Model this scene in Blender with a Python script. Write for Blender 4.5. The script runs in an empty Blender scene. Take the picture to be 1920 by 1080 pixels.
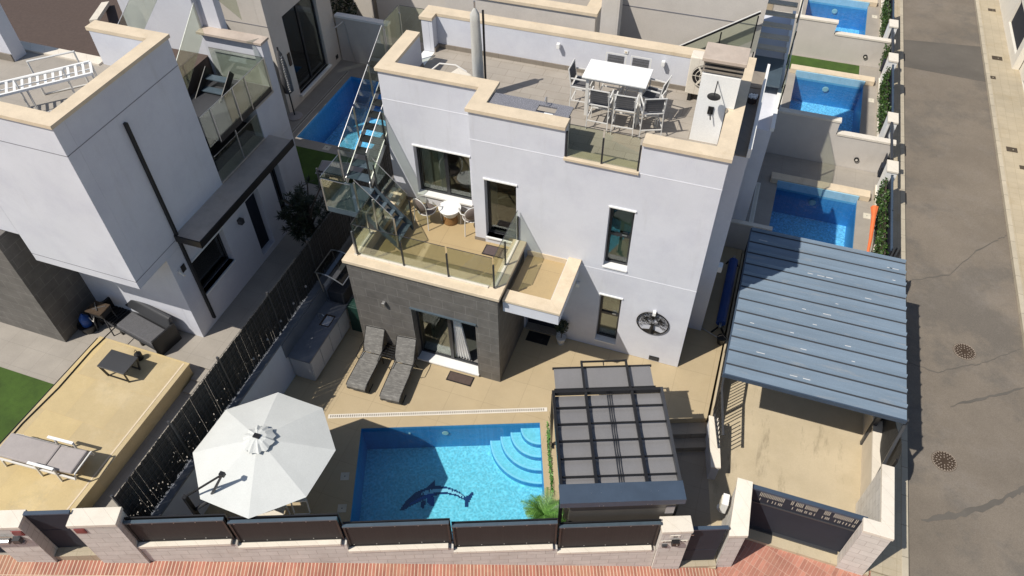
import bpy, math, random
from math import sin, cos, pi, radians as R
from mathutils import Vector, Matrix
from mathutils.geometry import tessellate_polygon
random.seed(7)
S = bpy.context.scene
COL = S.collection

# ------------------------------------------------------------------ camera, world, sun
cam_d = bpy.data.cameras.new('camera'); cam = bpy.data.objects.new('camera', cam_d); COL.objects.link(cam)
yaw, pit, rol = R(19.607), R(47.255), R(-0.709)
fwd = Vector((-sin(yaw)*cos(pit), cos(yaw)*cos(pit), -sin(pit)))
rgt = Vector((cos(yaw), sin(yaw), 0)); up = rgt.cross(fwd)
r2 = cos(rol)*rgt + sin(rol)*up; u2 = -sin(rol)*rgt + cos(rol)*up
m = Matrix((r2, u2, -fwd)).transposed().to_4x4(); m.translation = Vector((-0.08, -12.80, 16.2))
cam.matrix_world = m
cam_d.sensor_width = 36; cam_d.lens = 36*1414.8/1920; cam_d.clip_start = 0.1; cam_d.clip_end = 2000
S.camera = cam
W = bpy.data.worlds.new('World'); S.world = W; W.use_nodes = True
nt = W.node_tree; bg = nt.nodes['Background']
sky = nt.nodes.new('ShaderNodeTexSky'); sky.sky_type = 'NISHITA'; sky.sun_disc = False
sky.sun_elevation = R(54.2); sky.sun_rotation = R(222.3)
nt.links.new(sky.outputs[0], bg.inputs[0]); bg.inputs[1].default_value = 0.094
sl = bpy.data.lights.new('sun', 'SUN'); sl.energy = 4.8; sl.angle = R(0.5); sl.color = (1, .94, .85)
so = bpy.data.objects.new('sun', sl); COL.objects.link(so)
so.rotation_euler = Vector((1.41, 1.55, -2.91)).to_track_quat('-Z', 'Y').to_euler(); so.location = (-10, -10, 30)
S.view_settings.view_transform = 'Standard'; S.view_settings.look = 'None'
S.view_settings.exposure = 0.0; S.view_settings.gamma = 1
S.render.engine = 'CYCLES'
S.cycles.max_bounces = 8; S.cycles.transparent_max_bounces = 24
S.cycles.caustics_reflective = False; S.cycles.caustics_refractive = False

# ------------------------------------------------------------------ materials
def newmat(name):
    m = bpy.data.materials.new(name); m.use_nodes = True
    return m, m.node_tree, m.node_tree.nodes['Principled BSDF']
def N(t, kind, **kw):
    n = t.nodes.new('ShaderNode'+kind)
    for k, v in kw.items(): setattr(n, k, v)
    return n
def L(t, a, b): t.links.new(a, b)
def rgb(c): return (c[0], c[1], c[2], 1)
def mix(t, fac, a, b, mode='MIX'):
    n = N(t, 'MixRGB', blend_type=mode)
    for i, x in enumerate((fac, a, b)):
        if hasattr(x, 'is_linked') or hasattr(x, 'links'): L(t, x, n.inputs[i])
        elif i == 0: n.inputs[0].default_value = x
        else: n.inputs[i].default_value = rgb(x)
    return n.outputs[0]
def noise(t, vec, scale, detail=4, lo=.3, hi=.7, rough=.6, stretch=None):
    n = N(t, 'TexNoise'); n.inputs['Scale'].default_value = scale; n.inputs['Detail'].default_value = detail
    n.inputs['Roughness'].default_value = rough
    if stretch:
        mp = N(t, 'Mapping'); mp.inputs['Scale'].default_value = stretch; L(t, vec, mp.inputs[0]); vec = mp.outputs[0]
    L(t, vec, n.inputs['Vector'])
    r = N(t, 'MapRange'); r.inputs[1].default_value = lo; r.inputs[2].default_value = hi
    L(t, n.outputs[0], r.inputs[0]); return r.outputs[0]
def objvec(t, mode):
    tc = N(t, 'TexCoord'); v = tc.outputs['Object']
    if mode == 'wall':
        s = N(t, 'SeparateXYZ'); L(t, v, s.inputs[0]); a = N(t, 'Math', operation='ADD')
        L(t, s.outputs[0], a.inputs[0]); L(t, s.outputs[1], a.inputs[1])
        c = N(t, 'CombineXYZ'); L(t, a.outputs[0], c.inputs[0]); L(t, s.outputs[2], c.inputs[1]); return c.outputs[0], v
    return v, v
def mat(name, col, rough=.65, metal=0., var=.12, scale=2.5, brick=None, bump=.0, bscale=60, stain=None, spec=.5, col2=None, stretch=None, dirt=None, off=(0, 0), rot=0, grain=.05):
    """brick=(w,h,mortar,mortar colour,'wall'|'floor',offset,variation)"""
    m, t, p = newmat(name)
    mode = brick[4] if brick else 'floor'
    v, ov = objvec(t, mode)
    c = None
    if brick:
        w, h, ms, mc, mode, offs, bv = brick
        if off != (0, 0) or rot:
            mp = N(t, 'Mapping'); mp.inputs[1].default_value = (off[0], off[1], 0); mp.inputs[2].default_value = (0, 0, rot); L(t, v, mp.inputs[0]); v = mp.outputs[0]
        b = N(t, 'TexBrick'); b.offset = offs; b.inputs['Scale'].default_value = 1
        b.inputs['Brick Width'].default_value = w; b.inputs['Row Height'].default_value = h
        b.inputs['Mortar Size'].default_value = ms; b.inputs['Mortar Smooth'].default_value = .1
        b.inputs['Color1'].default_value = rgb([x*(1-bv) for x in col]); b.inputs['Color2'].default_value = rgb([min(1, x*(1+bv)) for x in (col2 or col)])
        b.inputs['Mortar'].default_value = rgb(mc); L(t, v, b.inputs[0]); c = b.outputs[0]
    elif col2:
        c = mix(t, noise(t, ov, scale*.6, 5, .35, .65), col, col2)
    f1 = noise(t, ov, scale, 5, .25, .75, .65, stretch)
    d = N(t, 'MapRange'); d.inputs[3].default_value = 1-var; d.inputs[4].default_value = 1+var*.6; L(t, f1, d.inputs[0])
    hs = N(t, 'HueSaturation'); hs.inputs['Value'].default_value = 1; L(t, d.outputs[0], hs.inputs['Value'])
    if c is None: hs.inputs['Color'].default_value = rgb(col)
    else: L(t, c, hs.inputs['Color'])
    c = hs.outputs[0]
    if stain:   # (colour, scale, lo, hi, strength, stretch)
        f = noise(t, ov, stain[1], 6, stain[2], stain[3], .7, stain[5] if len(stain) > 5 else None)
        mm = N(t, 'Math', operation='MULTIPLY'); mm.inputs[1].default_value = stain[4]; L(t, f, mm.inputs[0])
        c = mix(t, mm.outputs[0], c, stain[0])
    if dirt:
        f = noise(t, ov, dirt[1], 8, dirt[2], dirt[3], .75, dirt[5] if len(dirt) > 5 else None)
        mm = N(t, 'Math', operation='MULTIPLY'); mm.inputs[1].default_value = dirt[4]; L(t, f, mm.inputs[0])
        c = mix(t, mm.outputs[0], c, dirt[0])
    if grain:
        gn = noise(t, ov, 45, 3, .3, .7); gm = N(t, 'MapRange'); gm.inputs[3].default_value = 1-grain; gm.inputs[4].default_value = 1+grain; L(t, gn, gm.inputs[0])
        h2 = N(t, 'HueSaturation'); L(t, gm.outputs[0], h2.inputs['Value']); L(t, c, h2.inputs['Color']); c = h2.outputs[0]
    L(t, c, p.inputs['Base Color'])
    p.inputs['Roughness'].default_value = rough; p.inputs['Metallic'].default_value = metal
    p.inputs['Specular IOR Level'].default_value = spec
    if bump or brick:
        bp = N(t, 'Bump'); bp.inputs['Strength'].default_value = max(bump, .25 if brick else 0); bp.inputs['Distance'].default_value = .01
        nn = N(t, 'TexNoise'); nn.inputs['Scale'].default_value = bscale; L(t, ov, nn.inputs['Vector'])
        if brick:
            mm = N(t, 'Math', operation='MULTIPLY_ADD'); mm.inputs[1].default_value = -1.0
            L(t, b.outputs['Fac'], mm.inputs[0]); k = N(t, 'Math', operation='MULTIPLY'); k.inputs[1].default_value = bump
            L(t, nn.outputs[0], k.inputs[0]); L(t, k.outputs[0], mm.inputs[2]); L(t, mm.outputs[0], bp.inputs['Height'])
        else: L(t, nn.outputs[0], bp.inputs['Height'])
        L(t, bp.outputs[0], p.inputs['Normal'])
    return m
def glassmat(name, tint, fac=.06, rough=.02, bumpy=0., gcol=(1, 1, 1), mx_=.8):
    m, t, p = newmat(name); t.nodes.remove(p); out = t.nodes['Material Output']
    tr = N(t, 'BsdfTransparent'); tr.inputs[0].default_value = rgb(tint)
    g = N(t, 'BsdfGlossy'); g.inputs['Roughness'].default_value = rough; g.inputs[0].default_value = rgb(gcol)
    fr = N(t, 'LayerWeight'); fr.inputs[0].default_value = .25
    r = N(t, 'MapRange'); r.inputs[3].default_value = fac; r.inputs[4].default_value = mx_; L(t, fr.outputs['Fresnel'], r.inputs[0])
    mx = N(t, 'MixShader'); L(t, r.outputs[0], mx.inputs[0]); L(t, tr.outputs[0], mx.inputs[1]); L(t, g.outputs[0], mx.inputs[2])
    if bumpy:
        n = N(t, 'TexNoise'); n.inputs['Scale'].default_value = 5; n.inputs['Detail'].default_value = 3
        tc = N(t, 'TexCoord'); L(t, tc.outputs['Object'], n.inputs['Vector'])
        b = N(t, 'Bump'); b.inputs['Strength'].default_value = bumpy; b.inputs['Distance'].default_value = .05; L(t, n.outputs[0], b.inputs['Height'])
        L(t, b.outputs[0], g.inputs['Normal']); L(t, b.outputs[0], fr.inputs['Normal'])
    L(t, mx.outputs[0], out.inputs[0]); return m
def pooltile(name, c1, c2, mortar, caustic):
    """small mosaic tiles with light ripples of the water painted into their colour"""
    m, t, p = newmat(name); v, ov = objvec(t, 'floor')
    b = N(t, 'TexBrick'); b.offset = 0; b.inputs['Scale'].default_value = 1; b.inputs['Brick Width'].default_value = .05; b.inputs['Row Height'].default_value = .05
    b.inputs['Mortar Size'].default_value = .002
    b.inputs['Color1'].default_value = rgb(c1); b.inputs['Color2'].default_value = rgb(c2); b.inputs['Mortar'].default_value = rgb(mortar)
    L(t, v, b.inputs[0]); c = b.outputs[0]
    n = N(t, 'TexNoise'); n.inputs['Scale'].default_value = 3; L(t, ov, n.inputs['Vector'])
    va = N(t, 'VectorMath', operation='MULTIPLY_ADD'); va.inputs[1].default_value = (.25, .25, .25); L(t, n.outputs['Color'], va.inputs[0]); L(t, ov, va.inputs[2])
    vo = N(t, 'TexVoronoi', feature='SMOOTH_F1'); vo.inputs['Scale'].default_value = 18; L(t, va.outputs[0], vo.inputs['Vector'])  # cell pattern paints water caustics into the tile colour
    r = N(t, 'MapRange'); r.inputs[1].default_value = .2; r.inputs[2].default_value = .75; r.inputs[3].default_value = 1-caustic*.35; r.inputs[4].default_value = 1+caustic
    L(t, vo.outputs['Distance'], r.inputs[0])
    hs = N(t, 'HueSaturation'); L(t, r.outputs[0], hs.inputs['Value']); L(t, c, hs.inputs['Color'])
    L(t, hs.outputs[0], p.inputs['Base Color']); p.inputs['Roughness'].default_value = .4
    return m
def leafmat(name, a, b, tr=.35):
    m, t, p = newmat(name); g = N(t, 'NewGeometry'); cr = N(t, 'ValToRGB')
    cr.color_ramp.elements[0].color = rgb(a); cr.color_ramp.elements[1].color = rgb(b)
    L(t, g.outputs['Random Per Island'], cr.inputs[0]); L(t, cr.outputs[0], p.inputs['Base Color'])
    p.inputs['Roughness'].default_value = .5
    return m

WHITE = (.64, .655, .705)
M = {}
M['render'] = mat('white_render', WHITE, .85, var=.07, scale=.7, bump=.12, bscale=90, stain=((.52, .53, .60), .8, .45, .65, .5), dirt=((.40, .39, .38), 1.5, .56, .85, .38, (1.6, 1.6, .22)), grain=.03)
M['render_old'] = mat('pale_render', (.58, .54, .49), .85, var=.1, scale=1.2, bump=.12, bscale=90, dirt=((.33, .30, .26), 1.1, .55, .8, .35, (1, 1, .4)))
M['joint_highlight'] = mat('pale_joint_highlight', (.80, .81, .85), .6, var=.03)
M['ledge'] = mat('weathered_taupe_ledge', (.50, .42, .35), .7, var=.2, scale=2, dirt=((.35, .25, .17), 1.5, .5, .8, .5))
M['seam'] = mat('dark_joint', (.2, .2, .22), .9)
M['coping'] = mat('cream_stone_coping', (.66, .55, .40), .6, var=.15, scale=2.2, dirt=((.45, .33, .18), 1.7, .55, .75, .45), bump=.05)
M['coping_shade'] = M['coping']
M['slate'] = mat('grey_slate_cladding', (.135, .127, .117), .6, var=.3, scale=3, brick=(.6, .3, .006, (.22, .21, .195), 'wall', .5, .06), bump=.15, dirt=((.17, .16, .14), 2, .5, .75, .4))
M['terrace'] = mat('beige_porcelain_tile', (.45, .36, .225), .55, var=.10, scale=1.1, brick=(.9, .9, .004, (.33, .26, .16), 'floor', 0, .015), dirt=((.40, .30, .16), .9, .5, .8, .35))
M['balcony_tile'] = mat('ochre_balcony_tile', (.42, .315, .17), .5, var=.08, scale=1.4, brick=(1.2, 1.2, .004, (.28, .2, .11), 'floor', 0, .02))
M['rooftile'] = mat('taupe_roof_tile', (.345, .31, .265), .6, var=.1, scale=2, brick=(.6, .3, .005, (.22, .19, .155), 'floor', .5, .05), dirt=((.28, .23, .18), 1.4, .5, .8, .4), rot=0)
M['skirt'] = mat('taupe_skirting', (.24, .21, .175), .6, brick=(.6, 3, .005, (.15, .13, .11), 'wall', 0, .04), off=(0, 1.5))
M['frame'] = mat('anthracite_aluminium', (.022, .024, .028), .4, spec=.5, var=.05)
M['steel'] = mat('brushed_steel', (.55, .55, .55), .3, metal=.9, var=.05)
M['darkmetal'] = mat('dark_grey_metal', (.045, .047, .052), .4, var=.08)
M['bluemetal'] = mat('blue_grey_steel', (.09, .125, .155), .35, metal=.25, var=.2, scale=3)
M['glass_rail'] = glassmat('railing_glass', (.88, .91, .85), .04, mx_=.35)
M['glass_win'] = glassmat('window_glass', (.72, .76, .72), .05, mx_=.55)
M['glass_dark'] = glassmat('dark_window_glass', (.30, .33, .34), .06, mx_=.5)
M['shutter'] = mat('cream_shutter', (.42, .41, .33), .6, brick=(5, .05, .004, (.25, .24, .2), 'wall', 0, .02))
M['frost'] = mat('frosted_green_blind', (.20, .30, .27), .6, var=.2)
M['curtain'] = mat('white_curtain', (.75, .75, .73), .9, var=.15, scale=6, stretch=(6, 6, .3))
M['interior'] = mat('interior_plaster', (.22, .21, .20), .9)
M['white'] = mat('white_paint', (.82, .82, .80), .45, var=.04)
M['white_metal'] = mat('white_powder_coat', (.66, .65, .62), .4, var=.05)
M['textile'] = mat('grey_textilene', (.13, .13, .14), .8, var=.15, scale=8, brick=(.012, .012, .002, (.07, .07, .075), 'floor', 0, .1))
M['lounger_tex'] = mat('weathered_grey_mesh_fabric', (.16, .155, .145), .85, var=.35, scale=7, dirt=((.38, .37, .34), 9, .5, .72, .75, (.6, 3, 1)), bump=.2)
M['blackmetal'] = mat('black_metal', (.012, .012, .013), .4, var=.05)
M['granite'] = mat('speckled_granite', (.16, .16, .18), .4, dirt=((.5, .5, .52), 55, .5, .62, .8))
M['counter'] = mat('slate_blue_counter', (.17, .18, .20), .35, var=.2, scale=3)
M['cabinet'] = mat('pale_cabinet', (.52, .53, .55), .4, var=.04)
M['umbrella'] = mat('off_white_canvas', (.58, .595, .575), .9, var=.07, scale=1.5, bump=.1, bscale=20)
M['umb_grey'] = mat('pale_grey_canvas', (.50, .50, .47), .9, var=.12, scale=6, stretch=(4, 4, .6), bump=.3, bscale=14)
M['block'] = mat('pale_split_block', (.62, .59, .54), .8, var=.12, scale=2.5, brick=(.4, .2, .006, (.42, .385, .34), 'wall', .5, .05), bump=.2, bscale=40, dirt=((.33, .27, .21), 1.6, .5, .8, .4))
M['blockcap'] = mat('cream_wall_cap', (.72, .66, .56), .7, var=.1, scale=2, brick=(.4, 5, .004, (.55, .48, .4), 'wall', 0, .02), off=(.1, 2.5), dirt=((.5, .42, .3), 1.5, .52, .8, .35))
M['fence'] = mat('ribbed_dark_panel', (.030, .025, .026), .7, var=.15, brick=(.022, 5, .006, (.012, .01, .01), 'wall', 0, .15), off=(0, 2.5), bump=.3)
M['mesh_fence'] = mat('black_mesh_infill', (.018, .018, .018), .7, var=.3, scale=6, brick=(.05, .2, .004, (.05, .05, .05), 'wall', 0, .3))
M['gatepanel'] = mat('anthracite_gate_panel', (.026, .030, .042), .7, var=.15, scale=1.5, spec=.25)
M['asphalt'] = mat('grey_asphalt', (.180, .152, .120), .9, var=.22, scale=.5, bump=.35, bscale=120, stain=((.115, .104, .09), .28, .50, .58, .6), dirt=((.23, .205, .18), .9, .52, .75, .4), grain=.16)
M['patch'] = mat('darker_asphalt_patch', (.115, .103, .088), .9, var=.2, scale=.6, bump=.35, bscale=120, dirt=((.16, .15, .13), 1.5, .55, .75, .4))
M['walk'] = mat('cream_sidewalk_tile', (.42, .36, .26), .75, var=.15, scale=.9, brick=(.3, .3, .006, (.34, .29, .2), 'floor', 0, .04), dirt=((.30, .22, .10), .5, .5, .75, .5))
M['kerb'] = mat('pale_kerb', (.44, .39, .30), .8, var=.15, scale=2, brick=(9, .8, .01, (.25, .22, .17), 'floor', 0, .05))
M['terracotta'] = mat('ribbed_terracotta_paving', (.37, .145, .10), .75, var=.22, scale=1.3, brick=(.075, .42, .010, (.62, .48, .36), 'floor', 0, .2), stain=((.55, .36, .22), .7, .48, .72, .55), dirt=((.30, .10, .07), 2.2, .5, .75, .45), bump=.3, rot=-.3656)
M['apron'] = mat('red_apron_paving', (.43, .19, .135), .75, var=.2, scale=1.5, brick=(.09, .30, .006, (.50, .31, .24), 'floor', 0, .2), stain=((.5, .3, .2), .9, .5, .75, .5), dirt=((.26, .1, .08), 2, .52, .75, .5), rot=.35)
M['drive'] = mat('stained_cream_concrete', (.50, .42, .29), .7, var=.12, scale=1.1, stain=((.40, .33, .21), .8, .45, .7, .5), dirt=((.17, .14, .09), 1.6, .57, .70, .55, (1.6, .35, 1)), bump=.08)
M['grey_deck'] = mat('grey_outdoor_tile', (.33, .30, .26), .7, var=.14, scale=1.2, brick=(.6, .6, .004, (.25, .23, .20), 'floor', 0, .02), dirt=((.24, .22, .19), 1.1, .5, .8, .4))
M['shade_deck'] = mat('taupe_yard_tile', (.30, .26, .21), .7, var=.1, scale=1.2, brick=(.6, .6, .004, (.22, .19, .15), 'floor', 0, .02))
M['travertine'] = mat('golden_travertine', (.47, .375, .215), .6, var=.12, scale=1.3, brick=(1.1, 1.1, .003, (.5, .36, .18), 'floor', .5, .05), dirt=((.34, .29, .18), 1.5, .58, .72, .5), stain=((.58, .49, .33), .9, .5, .75, .5), col2=(.53, .41, .20))
M['turf'] = mat('artificial_turf', (.05, .10, .012), .95, var=.4, scale=2, bump=.6, bscale=150, dirt=((.02, .05, .008), 1.2, .5, .75, .6))
M['earth'] = mat('bare_earth', (.28, .23, .16), .95, var=.3, scale=.3)
M['carport'] = mat('faded_blue_metal_roof', (.185, .245, .31), .8, var=.2, scale=.9, dirt=((.34, .33, .31), 1.8, .55, .70, .55, (.5, 4, 1)), stretch=(.5, 3, 1), spec=.25)
M['carport_worn'] = mat('worn_chalky_paint', (.55, .56, .56), .8, var=.2)
M['polycarb'] = mat('smoked_panel', (.195, .192, .195), .28, var=.14, scale=1.2, spec=.5, stretch=(1, .3, 1))
M['bluefascia'] = mat('blue_steel_fascia', (.047, .070, .105), .5, var=.2, scale=2)
M['browncab'] = mat('taupe_metal_cabinet', (.11, .10, .088), .4, var=.1)
M['pool_floor'] = pooltile('pale_aqua_mosaic', (.27, .63, .70), (.40, .73, .78), (.32, .66, .71), .30)
M['pool_wall'] = pooltile('mid_blue_mosaic', (.045, .24, .50), (.06, .28, .56), (.045, .23, .46), .1)
M['pool_step'] = pooltile('pale_step_mosaic', (.34, .70, .74), (.42, .76, .80), (.34, .68, .70), .12)
M['pool_nose'] = mat('white_step_nosing', (.55, .82, .90), .4)
M['far_floor'] = pooltile('rear_pool_mosaic', (.30, .58, .74), (.40, .68, .82), (.3, .56, .7), .5)
M['far_wall'] = pooltile('rear_pool_wall_mosaic', (.06, .25, .50), (.08, .29, .55), (.07, .25, .46), .12)
M['band'] = mat('pale_blue_waterline_tile', (.30, .55, .72), .4, brick=(.1, .1, .002, (.4, .6, .7), 'wall', 0, .05))
M['water'] = glassmat('pool_water', (.62, .88, .96), .03, .03, .25)
M['water_deep'] = glassmat('deep_pool_water', (.58, .84, .97), .03, .03, .6)
M['tile_navy'] = mat('navy_mosaic', (.02, .05, .15), .4)
M['tile_blue'] = mat('blue_mosaic', (.03, .10, .38), .4)
M['tile_white'] = mat('white_mosaic', (.62, .85, .92), .4)
M['grille'] = mat('white_drain_grille', (.66, .64, .58), .6, brick=(.03, .5, .008, (.18, .17, .15), 'floor', 0, .02), off=(0, .25))
M['cover'] = mat('blue_pool_cover', (.015, .06, .26), .45, var=.2)
M['green'] = mat('dark_green_board', (.008, .04, .03), .6)
M['wicker'] = mat('honey_wicker', (.33, .17, .05), .7, brick=(.03, .015, .003, (.12, .06, .02), 'wall', .5, .2), bump=.3)
M['cushion'] = mat('taupe_cushion', (.15, .12, .105), .9, var=.12, scale=5, bump=.3, bscale=18)
M['greycushion'] = mat('grey_cushion', (.35, .32, .31), .9, var=.1, scale=3, bump=.3, bscale=9)
M['mat_and_shade_brown'] = mat('brown_mat_and_roof_shade', (.085, .06, .05), .95, var=.2, scale=12)
M['mat_grey'] = mat('plum_doormat', (.10, .075, .075), .95, var=.15, scale=9)
M['mat_black'] = mat('black_doormat', (.012, .011, .011), .95, var=.2, dirt=((.05, .05, .05), 12, .55, .65, .5))
M['orange'] = mat('orange_canvas', (.75, .17, .05), .8, var=.15, scale=4)
M['leaf_tree'] = leafmat('tree_leaves', (.006, .012, .005), (.03, .045, .018))
M['leaf_hedge'] = leafmat('ivy_leaves', (.012, .04, .008), (.06, .12, .02))
M['leaf_palm'] = leafmat('palm_leaves', (.03, .11, .015), (.14, .30, .06))
M['leaf_pot'] = leafmat('potted_leaves', (.012, .022, .01), (.05, .07, .035))
M['bark'] = mat('bark', (.08, .06, .045), .9)
M['pot'] = mat('white_pot', (.6, .6, .58), .5)
M['rust'] = mat('cast_iron', (.075, .05, .032), .6, metal=.3, var=.3, scale=12)
M['ironlight'] = mat('worn_iron_pattern', (.30, .25, .20), .6)
M['boxlid'] = mat('dark_service_lid', (.06, .045, .03), .8)
M['skimmer'] = mat('cream_skimmer_lid', (.62, .58, .48), .6)
M['red'] = mat('dark_red_tile', (.20, .04, .04), .4)
M['signwhite'] = mat('sign_enamel', (.70, .66, .58), .5)
M['warm'] = mat('warm_wall', (.60, .53, .42), .8, var=.1)
M['rightwall'] = mat('white_street_wall', (.74, .70, .62), .8, var=.06, dirt=((.5, .42, .28), .8, .55, .8, .3))
M['bluetarp'] = mat('blue_plastic', (.02, .08, .3), .4)
M['straw'] = mat('dry_vine', (.20, .17, .10), .9)

# ------------------------------------------------------------------ mesh helpers
WM = {}      # world matrix of every thing
def link(name, data): o = bpy.data.objects.new(name, data); COL.objects.link(o); return o
def thing(name, label, cat, loc=(0, 0, 0), rz=0., group=None):
    o = link(name, None); o.location = loc; o.rotation_euler = (0, 0, rz); o.empty_display_size = .2
    o['label'] = label; o['category'] = cat
    if group: o['group'] = group
    WM[o.name] = Matrix.Translation(loc) @ Matrix.Rotation(rz, 4, 'Z')
    return o
def tag(o, label, cat, group=None, kind=None):
    if label: o['label'] = label
    if cat: o['category'] = cat
    if group: o['group'] = group
    if kind: o['kind'] = kind
    return o
class MB:
    def __init__(s): s.v = []; s.f = []
    def add(s, vs, fs):
        k = len(s.v); s.v += [Vector(x) for x in vs]; s.f += [tuple(i+k for i in f) for f in fs]; return s
    def box(s, x0, x1, y0, y1, z0, z1):
        vs = [(x, y, z) for z in (z0, z1) for y in (y0, y1) for x in (x0, x1)]
        return s.add(vs, [(0, 2, 3, 1), (4, 5, 7, 6), (0, 1, 5, 4), (2, 6, 7, 3), (0, 4, 6, 2), (1, 3, 7, 5)])
    def hexa(s, b, t):
        return s.add(list(b)+list(t), [(3, 2, 1, 0), (4, 5, 6, 7), (0, 1, 5, 4), (1, 2, 6, 5), (2, 3, 7, 6), (3, 0, 4, 7)])
    def bar(s, p, q, w, h=None, upv=(0, 0, 1)):
        h = h or w; p = Vector(p); q = Vector(q); d = (q-p).normalized(); u = Vector(upv)
        if abs(d.dot(u)) > .99: u = Vector((0, 1, 0))
        a = d.cross(u).normalized()*(w/2); b = a.cross(d).normalized()*(h/2)
        return s.hexa([p-a-b, p+a-b, p+a+b, p-a+b], [q-a-b, q+a-b, q+a+b, q-a+b])
    def tube(s, pts, r, n=8, cap=True, closed=False):
        pts = [Vector(p) for p in pts]; rs = r if isinstance(r, (list, tuple)) else [r]*len(pts)
        k0 = len(s.v); prev = None
        for i, p in enumerate(pts):
            a = pts[i-1] if (i or closed) else p; b = pts[(i+1) % len(pts)] if (i < len(pts)-1 or closed) else p
            d = (b-a).normalized()
            ref = Vector((0, 0, 1)) if abs(d.z) < .95 else Vector((0, 1, 0))
            if prev is not None and (prev - d*prev.dot(d)).length > .1: x = (prev - d*prev.dot(d)).normalized()
            else: x = d.cross(ref).normalized()
            prev = x; y = d.cross(x)
            for j in range(n):
                an = 2*pi*j/n; s.v.append(p + (x*cos(an)+y*sin(an))*rs[i])
        m = len(pts)
        for i in range(m if closed else m-1):
            i2 = (i+1) % m
            for j in range(n):
                j2 = (j+1) % n; s.f.append((k0+i*n+j, k0+i*n+j2, k0+i2*n+j2, k0+i2*n+j))
        if cap and not closed:
            s.f.append(tuple(k0+j for j in reversed(range(n)))); s.f.append(tuple(k0+(m-1)*n+j for j in range(n)))
        return s
    def lathe(s, prof, c=(0, 0, 0), n=20):
        k0 = len(s.v); c = Vector(c)
        for r, z in prof:
            for j in range(n): s.v.append(c+Vector((r*cos(2*pi*j/n), r*sin(2*pi*j/n), z)))
        for i in range(len(prof)-1):
            for j in range(n):
                j2 = (j+1) % n; s.f.append((k0+i*n+j, k0+i*n+j2, k0+(i+1)*n+j2, k0+(i+1)*n+j))
        s.f.append(tuple(k0+j for j in reversed(range(n)))); s.f.append(tuple(k0+(len(prof)-1)*n+j for j in range(n)))
        return s
    def slab(s, outer, z0, z1, holes=(), zf=None):
        loops = [[Vector((x, y, 0)) for x, y in outer]]+[[Vector((x, y, 0)) for x, y in h] for h in holes]
        tris = tessellate_polygon(loops); flat = [p for l in loops for p in l]; k = len(s.v)
        for p in flat: s.v.append(Vector((p.x, p.y, zf(p.x, p.y) if zf else z1)))
        for p in flat: s.v.append(Vector((p.x, p.y, z0)))
        n = len(flat)
        for t in tris:
            a, b, c = [flat[i] for i in t]
            t = t if (b-a).cross(c-a).z > 0 else t[::-1]
            s.f.append(tuple(k+i for i in t)); s.f.append(tuple(k+n+i for i in reversed(t)))
        o = 0
        for li, l in enumerate(loops):
            ar = sum(l[i].x*l[(i+1) % len(l)].y-l[(i+1) % len(l)].x*l[i].y for i in range(len(l)))
            for i in range(len(l)):
                a, b = o+i, o+(i+1) % len(l)
                if (ar > 0) != (li == 0): a, b = b, a
                s.f.append((k+n+a, k+n+b, k+b, k+a))
            o += len(l)
        return s
    def panel(s, O, U, T, rect, holes, V=(0, 0, 1)):
        """wall with rectangular openings: O origin, U along, V up, T thickness vector"""
        O = Vector(O); U = Vector(U); V = Vector(V); T = Vector(T)
        us = sorted({rect[0], rect[1], *[h[0] for h in holes], *[h[1] for h in holes]})
        vs = sorted({rect[2], rect[3], *[h[2] for h in holes], *[h[3] for h in holes]})
        def solid(i, j):
            if i < 0 or j < 0 or i >= len(us)-1 or j >= len(vs)-1: return False
            cu = (us[i]+us[i+1])/2; cv = (vs[j]+vs[j+1])/2
            return not any(h[0] < cu < h[1] and h[2] < cv < h[3] for h in holes)
        idx = {}
        def V_(i, j, k):
            if (i, j, k) not in idx: idx[(i, j, k)] = len(s.v); s.v.append(O+U*us[i]+V*vs[j]+T*k)
            return idx[(i, j, k)]
        flip = U.cross(V).dot(T) > 0
        def fa(*q): s.f.append(q if not flip else q[::-1])
        for i in range(len(us)-1):
            for j in range(len(vs)-1):
                if not solid(i, j): continue
                fa(V_(i, j, 1), V_(i+1, j, 1), V_(i+1, j+1, 1), V_(i, j+1, 1)); fa(V_(i, j+1, 0), V_(i+1, j+1, 0), V_(i+1, j, 0), V_(i, j, 0))
                if not solid(i-1, j): fa(V_(i, j, 0), V_(i, j, 1), V_(i, j+1, 1), V_(i, j+1, 0))
                if not solid(i+1, j): fa(V_(i+1, j+1, 0), V_(i+1, j+1, 1), V_(i+1, j, 1), V_(i+1, j, 0))
                if not solid(i, j-1): fa(V_(i+1, j, 0), V_(i+1, j, 1), V_(i, j, 1), V_(i, j, 0))
                if not solid(i, j+1): fa(V_(i, j+1, 0), V_(i, j+1, 1), V_(i+1, j+1, 1), V_(i+1, j+1, 0))
        return s
    def build(s, name, m, parent=None, world=True, bevel=0, smooth=False, seg=2, fix=True):
        me = bpy.data.meshes.new(name); inv = None
        root = parent
        while root is not None and root.parent is not None: root = root.parent
        if parent is not None and world: inv = WM[root.name].inverted()
        me.from_pydata([tuple(inv @ v if inv else v) for v in s.v], [], s.f)
        if fix:
            import bmesh
            b = bmesh.new(); b.from_mesh(me); bmesh.ops.recalc_face_normals(b, faces=b.faces); b.to_mesh(me); b.free()
        me.materials.append(M[m] if isinstance(m, str) else m)
        if smooth: me.polygons.foreach_set('use_smooth', [True]*len(me.polygons))
        o = link(name, me)
        if parent is not None: o.parent = parent
        if bevel:
            bv = o.modifiers.new('bevel', 'BEVEL'); bv.width = bevel; bv.segments = seg; bv.limit_method = 'ANGLE'; bv.angle_limit = R(40)
        return o
def struct(name, mb, m, **k): o = mb.build(name, m, **k); o['kind'] = 'structure'; return o
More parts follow.
